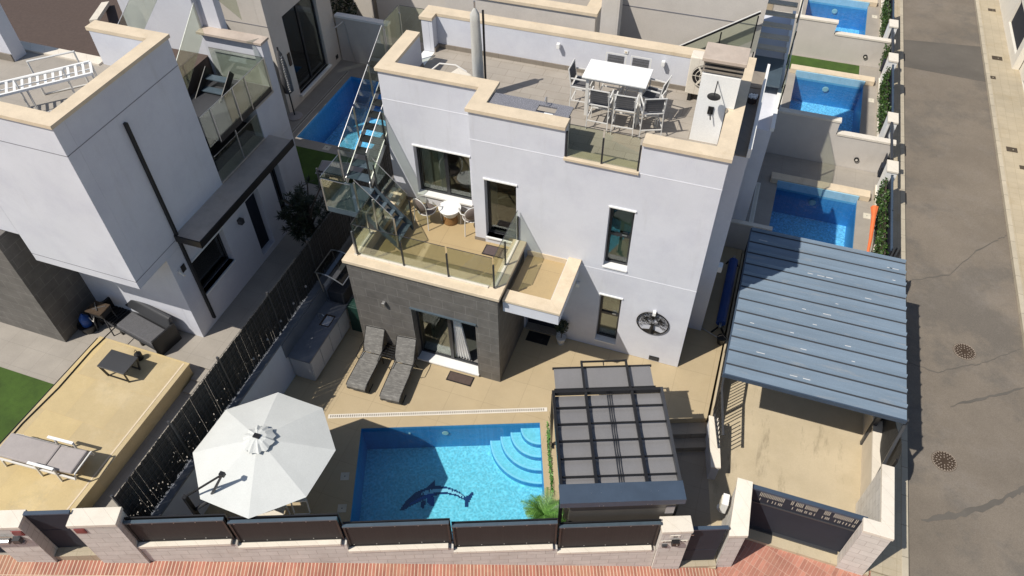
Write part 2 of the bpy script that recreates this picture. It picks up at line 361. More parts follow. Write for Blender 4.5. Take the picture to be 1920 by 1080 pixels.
def dup(root, loc, rz, label=None):
    r = root.copy(); COL.objects.link(r); r.location = loc; r.rotation_euler = (0, 0, rz)
    if label: r['label'] = label
    WM[r.name] = Matrix.Translation(loc) @ Matrix.Rotation(rz, 4, 'Z')
    for ch in list(root.children):
        c = ch.copy(); COL.objects.link(c); c.parent = r
        for g in list(ch.children):
            e = g.copy(); COL.objects.link(e); e.parent = c
    return r
def text_mb(body, size, O, U, V, out=.004, bold=0):
    """lettering as mesh: O centre, U reading direction, V up direction"""
    cu = bpy.data.curves.new('lettering', 'FONT'); cu.body = body; cu.size = size; cu.align_x = 'CENTER'; cu.align_y = 'CENTER'; cu.offset = bold
    ob = bpy.data.objects.new('lettering', cu); COL.objects.link(ob)
    dg = bpy.context.evaluated_depsgraph_get(); me = bpy.data.meshes.new_from_object(ob.evaluated_get(dg))
    O = Vector(O); U = Vector(U); V = Vector(V); Nn = U.cross(V)
    mb = MB(); mb.add([O+U*v.co.x+V*v.co.y+Nn*out for v in me.vertices], [tuple(p.vertices) for p in me.polygons])
    bpy.data.objects.remove(ob); bpy.data.curves.remove(cu); bpy.data.meshes.remove(me); return mb
A = R(20.95); FO = Vector((1.05, -5.10, 0)); FD = Vector((cos(A), sin(A), 0)); FN = Vector((-sin(A), cos(A), 0))
def F(u, n, z=0.): return FO+FD*u+FN*n+Vector((0, 0, z))
def F2(u, n): p = F(u, n); return (p.x, p.y)
def fbox(mb, u0, u1, n0, n1, z0, z1):
    return mb.hexa([F(u0, n0, z0), F(u1, n0, z0), F(u1, n1, z0), F(u0, n1, z0)], [F(u0, n0, z1), F(u1, n0, z1), F(u1, n1, z1), F(u0, n1, z1)])
def box(*a): return MB().box(*a)
def arc(c, r, a0, a1, n, z=None): return [(c[0]+r*cos(a0+(a1-a0)*i/n), c[1]+r*sin(a0+(a1-a0)*i/n)) for i in range(n+1)]
G = -.55; NG = .75

# ================================================================== SETTING
def pv(x, y):
    u = (Vector((x, y, 0))-FO).dot(FD); return max(-.53-.113*u, -.64)
struct('ground', MB().slab([(-200, -150), (200, -150), (200, 260), (-200, 260)], -2.9, -2.6), 'earth')
DECK = [F2(-11.2, .12), F2(-.15, .12), F2(-.15, 3.53), F2(1.30, 3.53), (1.05, 5.05), (-9.5, 5.05), (-9.5, -8.9)]
PU0, PU1, PN0, PN1 = -7.38, -2.91, .55, 3.56
struct('terrace_paving', MB().slab(DECK, -2.6, 0, [[F2(PU0, PN0), F2(PU1, PN0), F2(PU1, PN1), F2(PU0, PN1)]]), 'terrace')
struct('driveway', MB().slab([F2(-.1, .15), (1.86, -4.85), (1.9, -3.9), (5.1, -3.9), (5.1, 5.05), (1.10, 5.05), F2(1.34, 3.5), F2(-.1, 3.48)], -2.6, G), 'drive')
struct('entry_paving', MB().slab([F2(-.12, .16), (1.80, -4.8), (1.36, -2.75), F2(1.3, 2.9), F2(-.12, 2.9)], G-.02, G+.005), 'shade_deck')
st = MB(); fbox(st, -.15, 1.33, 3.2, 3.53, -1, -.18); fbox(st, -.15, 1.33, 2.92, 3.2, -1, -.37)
tag(st.build('entry_steps', 'shade_deck', bevel=.008), 'two dark tiled steps leading down beside the black framed pergola', 'steps')
mb = MB()
for i in range(24):
    u0 = -22+i; u1 = min(u0+1, .9)
    if u0 >= .9: break
    pts = [F(u0, -8), F(u1, -8), F(u1, .1), F(u0, .1)]
    t = [Vector((p.x, p.y, pv(p.x, p.y))) for p in pts]; mb.add(t, [(0, 1, 2, 3)])
o = struct('front_pavement', mb, 'terracotta')
a = [F2(.9, -8), (5.72, -11), (5.72, -3.75), (1.95, -3.6), F2(.9, .1)]
struct('gate_apron', MB().slab(a, -2.6, -.64), 'apron')
struct('road', MB().box(5.95, 9.1, -40, 90, -2.6, -.68), 'asphalt')
struct('road_front', MB().slab([F2(-60, -8.2), F2(-60, -16), (5.949, -14), (5.949, -11.2)], -2.6, -.9), 'asphalt')
struct('road_patch', MB().slab([(5.96, 18.9), (9.09, 18.7), (9.09, 21.6), (5.96, 21.2)], -.70, -.676), 'patch')
def crack(pts, w):
    rg = random.Random(int(pts[0][0]*100)); L_ = []; R_ = []
    fine = []
    for i in range(len(pts)-1):
        for k in range(6): t = k/6; fine.append((pts[i][0]*(1-t)+pts[i+1][0]*t+rg.uniform(-.02, .02), pts[i][1]*(1-t)+pts[i+1][1]*t+rg.uniform(-.035, .035)))
    fine.append(pts[-1])
    for i, p in enumerate(fine): ww = w*rg.uniform(.5, 1.2)*min(1, i/4+.15, (len(fine)-1-i)/4+.3); L_.append((p[0], p[1]-ww/2)); R_.append((p[0], p[1]+ww/2))
    struct('road_crack_seal', MB().slab(L_+R_[::-1], -.70, -.674), 'patch')
crack([(6.29, -2.06), (7.03, -1.68), (7.76, -1.20), (8.32, -.72), (8.64, -.39), (9.09, .2)], .20)
crack([(6.05, 2.75), (6.81, 2.66), (7.23, 2.96), (7.87, 3.33), (8.51, 3.82), (9.0, 4.25)], .04)
crack([(7.04, 1.56), (7.72, 2.01), (8.4, 2.46), (9.05, 2.9)], .09); crack([(6.0, 6.0), (7.25, 6.72), (8.09, 8.12), (8.77, 8.86), (9.08, 9.2)], .06)
struct('road_patch', MB().slab([(5.96, 10.9), (7.1, 12.3), (8.6, 11.9), (8.7, 10.2), (7.6, 9.5), (6.6, 9.9)], -.70, -.677), 'asphalt')
struct('sidewalk', MB().box(5.1, 5.80, -3.76, 90, -2.6, -.57), 'walk')
struct('kerb', MB().box(5.80, 5.95, -10.9, 90, -2.6, -.56), 'kerb', bevel=.01)
struct('opposite_kerb', MB().box(9.1, 9.24, -40, 90, -2.6, -.56), 'kerb', bevel=.01)
struct('opposite_sidewalk', MB().box(9.24, 30, -40, 90, -2.6, -.575), 'walk')
NPH = [(-14.2, 4.95), (-11.45, 4.95), (-11.45, 9.0), (-14.2, 9.0)]
struct('neighbour_yard', MB().slab([F2(-24, .1), F2(-11.35, .1), (-9.74, -8.8), (-9.74, 13.9), (-34, 13.9), (-34, -14)], -2.6, NG, [NPH]), 'grey_deck')
struct('neighbour_lawn', box(-16.6, -14.66, -11.0, -6.14, NG-.03, NG+.012), 'turf')
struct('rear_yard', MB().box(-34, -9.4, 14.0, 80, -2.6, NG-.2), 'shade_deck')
# rear plots to the right of the houses
def rear_plot(y0, y1, pn0, pn1, turf):
    h = [(1.70, pn0), (4.25, pn0), (4.30, pn1), (1.75, pn1)]
    struct('rear_plot_paving', MB().slab([(.35, y0), (5.09, y0), (5.09, y1), (.35, y1)], -2.6, -.1, [h]), 'grey_deck')
    return h
HP = [rear_plot(5.1, 10.38, 5.9, 8.7, 0), rear_plot(10.6, 17.38, 12.2, 15.9, 1), rear_plot(17.6, 24.4, 19.5, 22.6, 1), rear_plot(24.6, 40, 27, 30, 1)]
struct('rear_lawn', box(1.2, 4.1, 16.2, 17.3, -.12, -.085), 'turf')
struct('rear_lawn', box(-15.3, -11.2, 2.9, 4.5, NG-.02, NG+.012), 'turf')

# ================================================================== MAIN HOUSE
H = thing('white_house', 'white two storey villa with roof terrace, sunlit front and grey stone ground floor block', 'house', (-4, 2, 0))
wins = {'w2': (-5.30, -4.51, 3.2, 5.02), 'w3': (-2.29, -1.71, 3.12, 5.0), 'w4': (-2.28, -1.72, .30, 2.1), 'door': (-4.26, -3.35, 0.02, 2.15)}
body = MB()
body.panel((0, 0, 0), (1, 0, 0), (0, .3, 0), (-5.6, 0, 0, 6.82), list(wins.values()) + [(-3.40, -1.76, 6.08, 6.82)])
body.panel((0, .87, 0), (1, 0, 0), (0, .3, 0), (-8.2, -5.6, 0, 6.82), [(-7.52, -6.02, 3.32, 4.85)])
body.box(-5.6, -5.3, .301, .87, 3.0, 6.82)
body.box(-.3, 0, .301, 3.95, 0, 6.82)
body.box(-7.999, -.3, 3.65, 3.949, 0, 6.82)
body.box(-8.2, -7.9, 1.171, 2.62, 0, 6.82); body.box(-8.2, -7.9, 2.62, 3.38, 0, 5.9); body.box(-8.2, -8.0, 3.38, 3.95, 0, 6.82); body.box(-7.999, -7.9, 3.38, 3.649, 0, 6.82)
b_ = body.build('wall', 'render', H, bevel=.006)
# joint lines with the edge highlight painted in pale, 4 mm proud
j = MB()
for z in (2.95, 6.07):
    for a0, a1 in (((-5.6, -5.32), (-4.49, 0)) if z < 4 else ((-5.6, -3.42), (-1.74, 0))):
        j.box(a0, a1, -.004, .01, z, z+.018)
j.box(-8.2, -5.6, .866, .88, 6.05, 6.068)
j.build('wall_joint', 'joint_highlight', H)
rear = MB().box(.0, .38, 1.46, 4.2, 0, 5.95); rear.build('side_annex', 'render', H)
an = MB(); an.box(.33, .41, 1.43, 4.3, 5.95, 6.2); an.build('annex_parapet', 'white', H, bevel=.01)
MB().box(.001, .33, 1.44, 4.2, 5.951, 5.98).build('annex_roof', 'skirt', H)
# copings
cp = MB(); z0, z1 = 6.82, 6.9
cp.box(-5.66, -3.40, -.05, .31, z0, z1); cp.box(-1.76, .05, -.05, .31, z0, z1); cp.box(-.31, .05, .31, 3.99, z0, z1)
cp.box(-5.66, -5.29, .31, .82, z0, z1); cp.box(-8.25, -5.29, .82, 1.18, z0, z1); cp.box(-8.25, -7.89, 1.18, 2.64, z0, z1)
cp.box(-8.25, -.31, 3.64, 3.99, z0, z1); cp.box(-8.25, -7.89, 3.36, 3.64, z0, z1)
cp.build('coping', 'coping', H)
MB().box(-3.41, -1.75, -.05, .31, 6.05, 6.12).build('railing_sill', 'coping', H, bevel=.008)
rf = MB(); rf.slab([(-5.31, .3), (-.3, .3), (-.3, 3.66), (-8.05, 3.66), (-8.05, 1.16), (-5.31, 1.16)], 5.75, 5.95); rf.build('roof_floor', 'rooftile', H)
sk = MB(); sk.box(-7.9, -.3, 3.62, 3.649, 5.95, 6.07); sk.box(-7.899, -7.87, 1.2, 2.62, 5.95, 6.07); sk.box(-.329, -.301, 1.0, 3.6, 5.95, 6.07); sk.box(-7.899, -7.87, 3.38, 3.62, 5.95, 6.07)
MB().box(-5.62, -5.34, -.012, -.002, 3.0, 3.10).build('skirting', 'skirt', H); MB().box(-8.2, -7.53, .858, .868, 3.0, 3.1).build('skirting', 'skirt', H)
sk.build('skirting', 'skirt', H)
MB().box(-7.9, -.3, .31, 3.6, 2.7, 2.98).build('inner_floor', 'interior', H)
def sash(par, x0, x1, z0, z1, y, split=None, axis='x', fw=.06, glass='glass_win', dirn=1, gx1=None):
    """window: frame part with glass pane sub-part; plane y (axis x) or x (axis y)"""
    f = MB(); g = MB()
    def bx(mb, a0, a1, b0, b1, d0, d1):
        if axis == 'x': mb.box(a0, a1, y+dirn*d0 if dirn > 0 else y-d1, y+dirn*d1 if dirn > 0 else y-d0, b0, b1)
        else: mb.box(y+dirn*d0 if dirn > 0 else y-d1, y+dirn*d1 if dirn > 0 else y-d0, a0, a1, b0, b1)
    bx(f, x0, x0+fw, z0, z1, 0, .06); bx(f, x1-fw, x1, z0, z1, 0, .06); bx(f, x0+fw, x1-fw, z0, z0+fw, 0, .06); bx(f, x0+fw, x1-fw, z1-fw, z1, 0, .06)
    if split:
        for k, v in split:
            if k == 'v': bx(f, v-.045, v+.045, z0+fw, z1-fw, -.004, .055)
            else: bx(f, x0+fw, x1-fw, v-.04, v+.04, -.004, .055)
    bx(g, x0+fw, (gx1 or x1-fw), z0+fw, z1-fw, .025, .035)
    fo = f.build('window_frame', 'frame', par); g.build('window_pane', glass, fo); return fo
def lintel(par, x0, x1, z, y):
    return MB().box(x0-.02, x1+.03, y-.03, y+.02, z, z+.035).build('lintel_trim', 'white', par)
f = sash(H, -5.30, -4.51, 3.2, 5.02, .17); MB().box(-5.30, -4.51, -.04, .168, 3.16, 3.20).build('window_sill', 'white', f)
f = sash(H, -2.29, -1.71, 3.12, 5.0, .17, [('h', 4.05)]); MB().box(-2.30, -1.70, -.035, .168, 3.09, 3.125).build('window_sill', 'white', f)
MB().box(-1.95, -1.84, .14, .17, 4.085, 4.10).build('window_handle', 'steel', f)
f = sash(H, -2.28, -1.72, .30, 2.1, .17, [('h', 1.25)]); MB().box(-2.29, -1.71, -.03, .168, .27, .305).build('window_sill', 'white', f)
MB().box(-1.93, -1.83, .14, .17, 1.285, 1.30).build('window_handle', 'steel', f)
f = sash(H, -7.52, -6.02, 3.32, 4.85, 1.02, [('v', -6.72)]); MB().box(-7.54, -6.0, .82, 1.019, 3.28, 3.325).build('window_sill', 'white', f)
for a in ((-5.30, -4.51, 5.02, 0), (-2.29, -1.71, 5.0, 0), (-2.28, -1.72, 2.1, 0), (-7.52, -6.02, 4.85, .87)): lintel(H, *a)
# shutters and curtains behind the glass
MB().box(-2.24, -1.76, .27, .29, 4.12, 4.96).build('roller_blind', 'frost', H); MB().box(-2.24, -1.76, .27, .29, 3.3, 3.98).build('roller_blind', 'frost', H); MB().box(-2.22, -1.78, .27, .29, 1.3, 2.06).build('roller_blind', 'shutter', H); MB().box(-2.22, -1.78, .27, .29, .36, 1.2).build('roller_blind', 'shutter', H)
def curtain(par, x0, x1, y, z0, z1, wob=.05, skew=0., name='curtain'):
    mb = MB(); n = 26; vs = []
    for k in range(n+1):
        t = k/n
        for zz in (0, 1): vs.append((x0+(x1-x0)*t + skew*(1-zz)*(t), y+wob*sin(t*n*1.25), z0+(z1-z0)*zz))
    mb.add(vs, [(2*k, 2*k+2, 2*k+3, 2*k+1) for k in range(n)]); return mb.build(name, 'curtain', par, smooth=True, fix=False)
curtain(H, -7.45, -7.22, 1.16, 3.35, 4.83); curtain(H, -7.0, -6.76, 1.16, 3.35, 4.83); MB().box(-7.2, -7.02, 1.2, 1.21, 3.4, 4.8).build('blind', 'shutter', H); curtain(H, -6.22, -6.05, 1.24, 3.35, 4.83); # front door in its shaded recess
d = MB().box(-4.24, -3.37, .2, .26, 0.02, 2.13).build('front_door', 'gatepanel', H); MB().box(-4.18, -4.15, .16, .2, .7, 1.5).build('door_handle', 'steel', d)
MB().box(-4.25, -3.36, -.02, .19, .0, .06).build('door_step', 'skirt', H)
# grey stone block
gb = MB(); gb.panel((0, -1.97, 0), (1, 0, 0), (0, .28, 0), (-8.22, -4.3, 0, 3.22), [(-6.62, -4.90, .10, 2.1)])
gb.box(-4.58, -4.3, -1.69, -.001, 0, 3.22); gb.box(-8.22, -7.94, -1.69, .869, 0, 3.22)
gb.build('stone_wall', 'slate', H)
f = sash(H, -6.62, -4.90, .10, 2.1, -1.74, [('v', -5.72)], gx1=-5.76); MB().box(-6.64, -4.88, -2.02, -1.741, .06, .105).build('door_sill', 'white', f)
MB().box(-6.64, -4.87, -2.01, -1.95, 2.1, 2.14).build('lintel_trim', 'bluemetal', H)
curtain(H, -5.66, -5.50, -1.64, .15, 2.05, .025, .26)
MB().box(-6.5, -6.45, -1.3, -.4, .05, .9).box(-5.3, -5.0, -1.0, -.6, .05, .75).build('indoor_furniture', 'frost', H)
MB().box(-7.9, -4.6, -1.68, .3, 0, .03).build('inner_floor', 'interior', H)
MB().slab([(-7.95, -1.7), (-4.57, -1.7), (-4.57, -.001), (-5.601, -.001), (-5.601, .869), (-7.95, .869)], 2.9, 3.0).build('balcony_floor', 'balcony_tile', H)
cp = MB(); cp.box(-8.28, -4.24, -2.03, -1.66, 3.22, 3.32); cp.box(-8.28, -7.92, -1.66, .865, 3.22, 3.32); cp.box(-4.58, -4.24, -1.66, -.002, 3.22, 3.32)
cp.build('balcony_coping', 'coping', H, bevel=.01)
cp = MB(); cp.box(-7.93, -4.57, -1.72, -1.68, 3.0, 3.218); cp.box(-7.96, -7.92, -1.68, .86, 3.0, 3.218); cp.box(-4.6, -4.56, -1.68, -.002, 3.0, 3.218); cp.build('kerb_face', 'coping', H)
ck = MB(); ck.box(-7.9, -4.6, -1.78, -1.70, 3.32, 3.35); ck.box(-4.50, -4.42, -1.70, -.02, 3.32, 3.35); ck.box(-8.06, -7.98, -1.78, -.9, 3.32, 3.35); ck.build('railing_channel', 'blockcap', H)
# entrance canopy
cn = MB(); cn.panel((-4.22, -1.83, 2.72), (1, 0, 0), (0, .30, 0), (0, 1.36, 0, .36), []); cn.box(-3.17, -2.86, -1.53, -.002, 2.72, 3.08); cn.box(-4.22, -3.17, -1.53, -.002, 2.72, 2.86)
cn.build('entrance_canopy', 'render', H)
cc = MB(); cc.hexa([(-4.22, -1.86, 3.08), (-2.83, -1.86, 3.08), (-3.15, -1.50, 3.08), (-4.22, -1.50, 3.08)], [(-4.22, -1.86, 3.14), (-2.83, -1.86, 3.14), (-3.15, -1.50, 3.14), (-4.22, -1.50, 3.14)])
cc.hexa([(-3.147, -1.50, 3.08), (-2.827, -1.86, 3.08), (-2.827, -.003, 3.08), (-3.147, -.003, 3.08)], [(-3.147, -1.50, 3.14), (-2.827, -1.86, 3.14), (-2.827, -.003, 3.14), (-3.147, -.003, 3.14)])
cc.build('canopy_coping', 'coping', H); MB().box(-4.21, -3.18, -1.52, -.004, 2.861, 2.90).build('canopy_floor', 'balcony_tile', H)
MB().box(-4.21, -3.15, -.03, -.003, 2.9, 3.05).build('canopy_upstand', 'coping', H)
# chimney-like shower wall with louvred vent
CH = thing('louvred_chimney', 'white roof chimney with slatted vent under a tiled cap, shower fitted on its front', 'chimney', (-.55, 2, 5.95))
ch = MB(); ch.box(-.97, -.34, 1.72, 2.32, 5.95, 7.62); ch.box(-.34, -.17, 1.72, 2.32, 6.905, 7.62); ch.build('chimney_wall', 'white', CH)
lv = MB()
for z in (7.66, 7.76, 7.86): lv.box(-.98, -.15, 1.74, 2.30, z, z+.035)
lv.build('louvre', 'skirt', CH); MB().box(-.85, -.28, 1.85, 2.2, 7.6, 7.92).build('flue', 'blackmetal', CH)
MB().box(-1.02, -.12, 1.68, 2.36, 7.92, 8.0).build('chimney_cap', 'ledge', CH, bevel=.01)
SH = thing('outdoor_shower', 'black rain shower head and mixer on the white chimney wall', 'shower', (-.6, 1.7, 6.0))
MB().tube([(-.62, 1.72, 7.50), (-.62, 1.42, 7.46), (-.62, 1.38, 7.38)], .012).build('shower_arm', 'blackmetal', SH)
MB().lathe([(.02, .03), (.14, .012), (.14, 0), (0.001, 0)], (-.62, 1.38, 7.33), 24).build('shower_head', 'blackmetal', SH, smooth=False)
MB().box(-.70, -.58, 1.69, 1.719, 6.70, 6.88).tube([(-.64, 1.69, 6.79), (-.64, 1.62, 6.79), (-.60, 1.61, 6.62)], .014).build('mixer', 'blackmetal', SH)
MB().lathe([(.12, 0), (.12, .03), (.09, .03)], (-1.18, 1.0, 5.951), 20).build('floor_drain', 'rust', SH)

def glass_run(name, label, pts, zs, h=.9, posts=True, group=None, postw=.035, post_mat='frame', top=True, pm=None):
    """railing along pts (x,y), posts at each point, one pane per bay"""
    T = thing(name, label, 'railing', (pts[0][0], pts[0][1], zs[0]), 0, group)
    for i, (x, y) in enumerate(pts):
        if postw: MB().box(x-postw/2, x+postw/2, y-postw/2, y+postw/2, zs[i], zs[i]+h*.82).build('post', post_mat, T)
    for i in range(len(pts)-1):
        a = Vector((pts[i][0], pts[i][1], 0)); b = Vector((pts[i+1][0], pts[i+1][1], 0)); d = (b-a).normalized(); n = Vector((-d.y, d.x, 0))*.005
        a = a+d*.022; b = b-d*.022; za, zb = zs[i]+.04, zs[i+1]+.04
        g = MB(); g.hexa([a-n+Vector((0, 0, za)), b-n+Vector((0, 0, zb)), b+n+Vector((0, 0, zb)), a+n+Vector((0, 0, za))],
                         [a-n+Vector((0, 0, za+h)), b-n+Vector((0, 0, zb+h)), b+n+Vector((0, 0, zb+h)), a+n+Vector((0, 0, za+h))])
        gl = g.build('glass_panel', pm or 'glass_rail', T)
        if top: MB().bar(a+Vector((0, 0, za+h+.006)), b+Vector((0, 0, zb+h+.006)), .012, .010).build('edge_strip', 'darkmetal', gl)
    return T
glass_run('glass_railing', 'frameless greenish glass railing along the balcony over the grey stone block', [(-7.98, -1.74), (-6.75, -1.74), (-5.6, -1.74), (-4.46, -1.74), (-4.46, -.95), (-4.46, -.03)], [3.35]*6, .92)
glass_run('glass_railing', 'two pane glass railing closing the gap in the white roof parapet', [(-3.37, .02), (-2.58, .02), (-1.79, .02)], [6.12]*3, .80)
glass_run('glass_railing', 'short glass railing on the balcony edge beneath the metal stairs', [(-8.02, -1.74), (-8.02, -1.0)], [3.34]*2, .9, post_mat='steel')

# ---- metal staircase on the left side
SC = thing('metal_staircase', 'blue grey metal staircase with glass sides climbing from the balcony to the roof', 'staircase', (-7.3, -.5, 3))
for i in range(5):
    x = -7.30-.19*i; z = 3.2+.19*i
    MB().box(x-.20, x+.02, -.98, -.22, z-.02, z).build('tread', 'bluemetal', SC)
for y, nm in ((-1.0, 'stringer'), (-.20, 'stringer')):
    MB().hexa([(-7.24, y-.01, 3.0), (-8.16, y-.01, 3.95), (-8.16, y+.01, 3.95), (-7.24, y+.01, 3.0)], [(-7.24, y-.01, 3.24), (-8.16, y-.01, 4.2), (-8.16, y+.01, 4.2), (-7.24, y+.01, 3.24)]).build(nm, 'bluemetal', SC)
MB().box(-8.95, -8.16, -1.14, -.20, 4.08, 4.12).build('landing', 'bluemetal', SC)
MB().box(-8.97, -8.15, -1.17, -1.141, 3.98, 4.13).box(-8.98, -8.951, -1.14, -.2, 3.98, 4.13).build('landing_edge', 'bluemetal', SC)
for i in range(10):
    y = -.18+.29*i; z = 4.28+.17*i
    MB().box(-8.92, -8.30, y, y+.27, z-.02, z).build('tread', 'darkmetal' if i > 1 else 'bluemetal', SC)
for x in (-8.94, -8.28):
    MB().hexa([(x-.01, -.2, 4.05), (x-.01, 2.75, 5.75), (x+.01, 2.75, 5.75), (x+.01, -.2, 4.05)], [(x-.01, -.2, 4.27), (x-.01, 2.75, 5.97), (x+.01, 2.75, 5.97), (x+.01, -.2, 4.27)]).build('stringer', 'steel', SC)
MB().box(-8.95, -8.21, 2.72, 3.36, 5.9, 5.94).build('upper_landing', 'darkmetal', SC)
def gp(a, b, h, parent, nm='glass_panel', pm='glass_rail'):
    a = Vector(a); b = Vector(b); d = Vector((b.x-a.x, b.y-a.y, 0)).normalized(); n = Vector((-d.y, d.x, 0))*.005; up = Vector((0, 0, h))
    g = MB().hexa([a-n, b-n, b+n, a+n], [a-n+up, b-n+up, b+n+up, a+n+up]).build(nm, pm, parent)
    MB().bar(a+up, b+up, .014, .012).build('edge_strip', 'steel', g); return g
def post(p, h, parent, m='steel', w=.032): MB().bar(p, (p[0], p[1], p[2]+h), w).build('post', m, parent)
gp((-7.28, -1.03, 3.3), (-8.16, -1.03, 4.2), .85, SC); gp((-7.28, -.17, 3.3), (-8.1, -.17, 4.2), .85, SC)
gp((-8.18, -1.18, 4.15), (-8.95, -1.18, 4.15), .85, SC); gp((-8.99, -1.14, 4.15), (-8.99, -.25, 4.15), .85, SC)
for y0, y1 in ((-.15, .8), (.85, 1.8), (1.85, 2.75)):
    k = 1.7/2.95
    for x in (-8.99, -8.25): gp((x, y0, 4.3+(y0+.18)*k), (x, y1, 4.3+(y1+.18)*k), .85, SC)
for y in (-.18, .82, 1.82, 2.78):
    post((-8.99, y, 4.15+(y+.18)*1.7/2.95), .95, SC); post((-8.25, y, 4.15+(y+.18)*1.7/2.95), .95, SC, 'frame')
for p in ((-7.26, -1.03, 3.15), (-7.75, -1.03, 3.6), (-8.17, -1.03, 4.0), (-7.26, -.17, 3.0), (-8.1, -.17, 3.9), (-8.97, -1.16, 4.0)): post(p, .95, SC, 'frame' if p[1] > -.5 else 'steel')
glass_run('glass_railing', 'glass railing around the stair head behind the roof parapet', [(-8.99, 2.85), (-8.99, 3.75), (-8.22, 3.75)], [5.9]*3, .95, post_mat='steel')
MB().box(-8.2, -7.9, 2.65, 3.36, 5.9, 5.955).build('threshold', 'white', H)

# ================================================================== WALL THINGS
def wall_lamp(p, label, m='white', d=(0, -1, 0), group=None, s=1.):
    T = thing('wall_lamp', label, 'wall lamp', p, 0, group); d = Vector(d); p = Vector(p); sx = Vector((d.y, -d.x, 0))
    a = MB(); q = p+d*.05*s
    a.hexa([p-sx*.04*s+Vector((0, 0, -.06*s)), p+sx*.04*s+Vector((0, 0, -.06*s)), p+sx*.04*s+d*.10*s+Vector((0, 0, -.06*s)), p-sx*.04*s+d*.10*s+Vector((0, 0, -.06*s))],
           [p-sx*.04*s+Vector((0, 0, .06*s)), p+sx*.04*s+Vector((0, 0, .06*s)), p+sx*.04*s+d*.10*s+Vector((0, 0, .06*s)), p-sx*.04*s+d*.10*s+Vector((0, 0, .06*s))])
    a.build('lamp_body', m, T, bevel=.006)
    MB().lathe([(.025*s, -.075*s), (.025*s, -.062*s)], q, 10).build('lens', 'signwhite', T); return T
wall_lamp((-4.62, 3.61, 6.62), 'white cube lamp on the roof parapet, left of the dining table')
wall_lamp((-2.02, 3.61, 6.62), 'white cube lamp on the roof parapet between the table and the air conditioner')
wall_lamp((-7.34, -1.975, 2.05), 'silver wall lamp on the grey stone front left of the patio door', 'steel')
wall_lamp((-.86, -.005, 1.93), 'small white lamp just above the tree of life wall ornament')
wall_lamp((-2.86, -.005, 2.3), 'small shaded lamp beneath the entrance canopy', 'white')
VT = thing('wall_vent', 'small dark vent plate at the foot of the white front wall', 'vent', (-.64, -.01, .12))
MB().box(-.78, -.52, -.02, -.002, .05, .20).build('vent_plate', 'blackmetal', VT)
vv = MB()
for i in range(4): vv.box(-.76, -.54, -.028, -.02, .07+.03*i, .082+.03*i)
vv.build('vent_slat', 'darkmetal', VT)
# tree of life
TL = thing('tree_ornament', 'round black metal tree of life ornament on the white front wall', 'wall ornament', (-.86, -.02, 1.5))
cx, cz, rr = -.86, 1.52, .40
MB().tube([(cx+rr*cos(2*pi*i/48), -.035, cz+rr*sin(2*pi*i/48)) for i in range(48)], .016, 6, closed=True).build('ring', 'blackmetal', TL)
tm = MB(); rng = random.Random(3)
tm.tube([(cx, -.035, cz-.30), (cx, -.035, cz-.15), (cx+.01, -.035, cz-.05)], [.07, .045, .035], 8)
def limb(p, an, ln, r, dep):
    if math.hypot(p[0]-cx, p[2]-cz) > rr-.04: return
    q = (p[0]+ln*cos(an), -.035, p[2]+ln*sin(an))
    if math.hypot(q[0]-cx, q[2]-cz) > rr-.015: return
    tm.tube([p, q], [r*.6, r*.45], 5)
    if dep == 0: return
    for k in range(2 if dep > 1 else 2): limb(q, an+rng.uniform(-.75, .75), ln*rng.uniform(.7, .95), r*.7, dep-1)
    for k in range(3):
        a2 = rng.uniform(0, 2*pi); c = (q[0]+.018*cos(a2), -.035, q[2]+.018*sin(a2))
        if math.hypot(c[0]-cx, c[2]-cz) < rr-.01 and c[2] > cz-.17: tm.add([(c[0]+.012*cos(a2), -.04, c[2]+.012*sin(a2)), (c[0]+.006*cos(a2+1.6), -.04, c[2]+.006*sin(a2+1.6)), (c[0]-.012*cos(a2), -.04, c[2]-.012*sin(a2)), (c[0]+.006*cos(a2-1.6), -.04, c[2]+.006*sin(a2-1.6))], [(0, 1, 2, 3)])
for an in (.25, .6, 1.0, 1.4, 1.8, 2.2, 2.6, 2.95): limb((cx, -.035, cz-.07), an, .105, .014, 4)
for k in range(620):
    a2 = rng.uniform(R(-8), R(188)); q_ = rr*math.sqrt(rng.uniform(.16, .9)); c = (cx+q_*cos(a2), -.04, cz+q_*sin(a2)); b2 = rng.uniform(0, 2*pi); sz = rng.uniform(.009, .017)
    tm.add([(c[0]+sz*cos(b2), -.04, c[2]+sz*sin(b2)), (c[0]+sz*.5*cos(b2+1.6), -.04, c[2]+sz*.5*sin(b2+1.6)), (c[0]-sz*cos(b2), -.04, c[2]-sz*sin(b2)), (c[0]+sz*.5*cos(b2-1.6), -.04, c[2]+sz*.5*sin(b2-1.6))], [(0, 1, 2, 3)])
tm.build('tree_relief', 'blackmetal', TL)
gm = MB(); pts = [(cx+rr*cos(a), -.036, cz+rr*sin(a)) for a in [R(222)+R(96)*i/16 for i in range(17)]]
top = [(p[0], -.036, max(p[2], cz-.27+.03*cos((p[0]-cx)*9))) for p in pts]
gm.add(pts+top, [(i, i+1, 18+i, 17+i) for i in range(16)]); gm.build('ground_relief', 'blackmetal', TL)

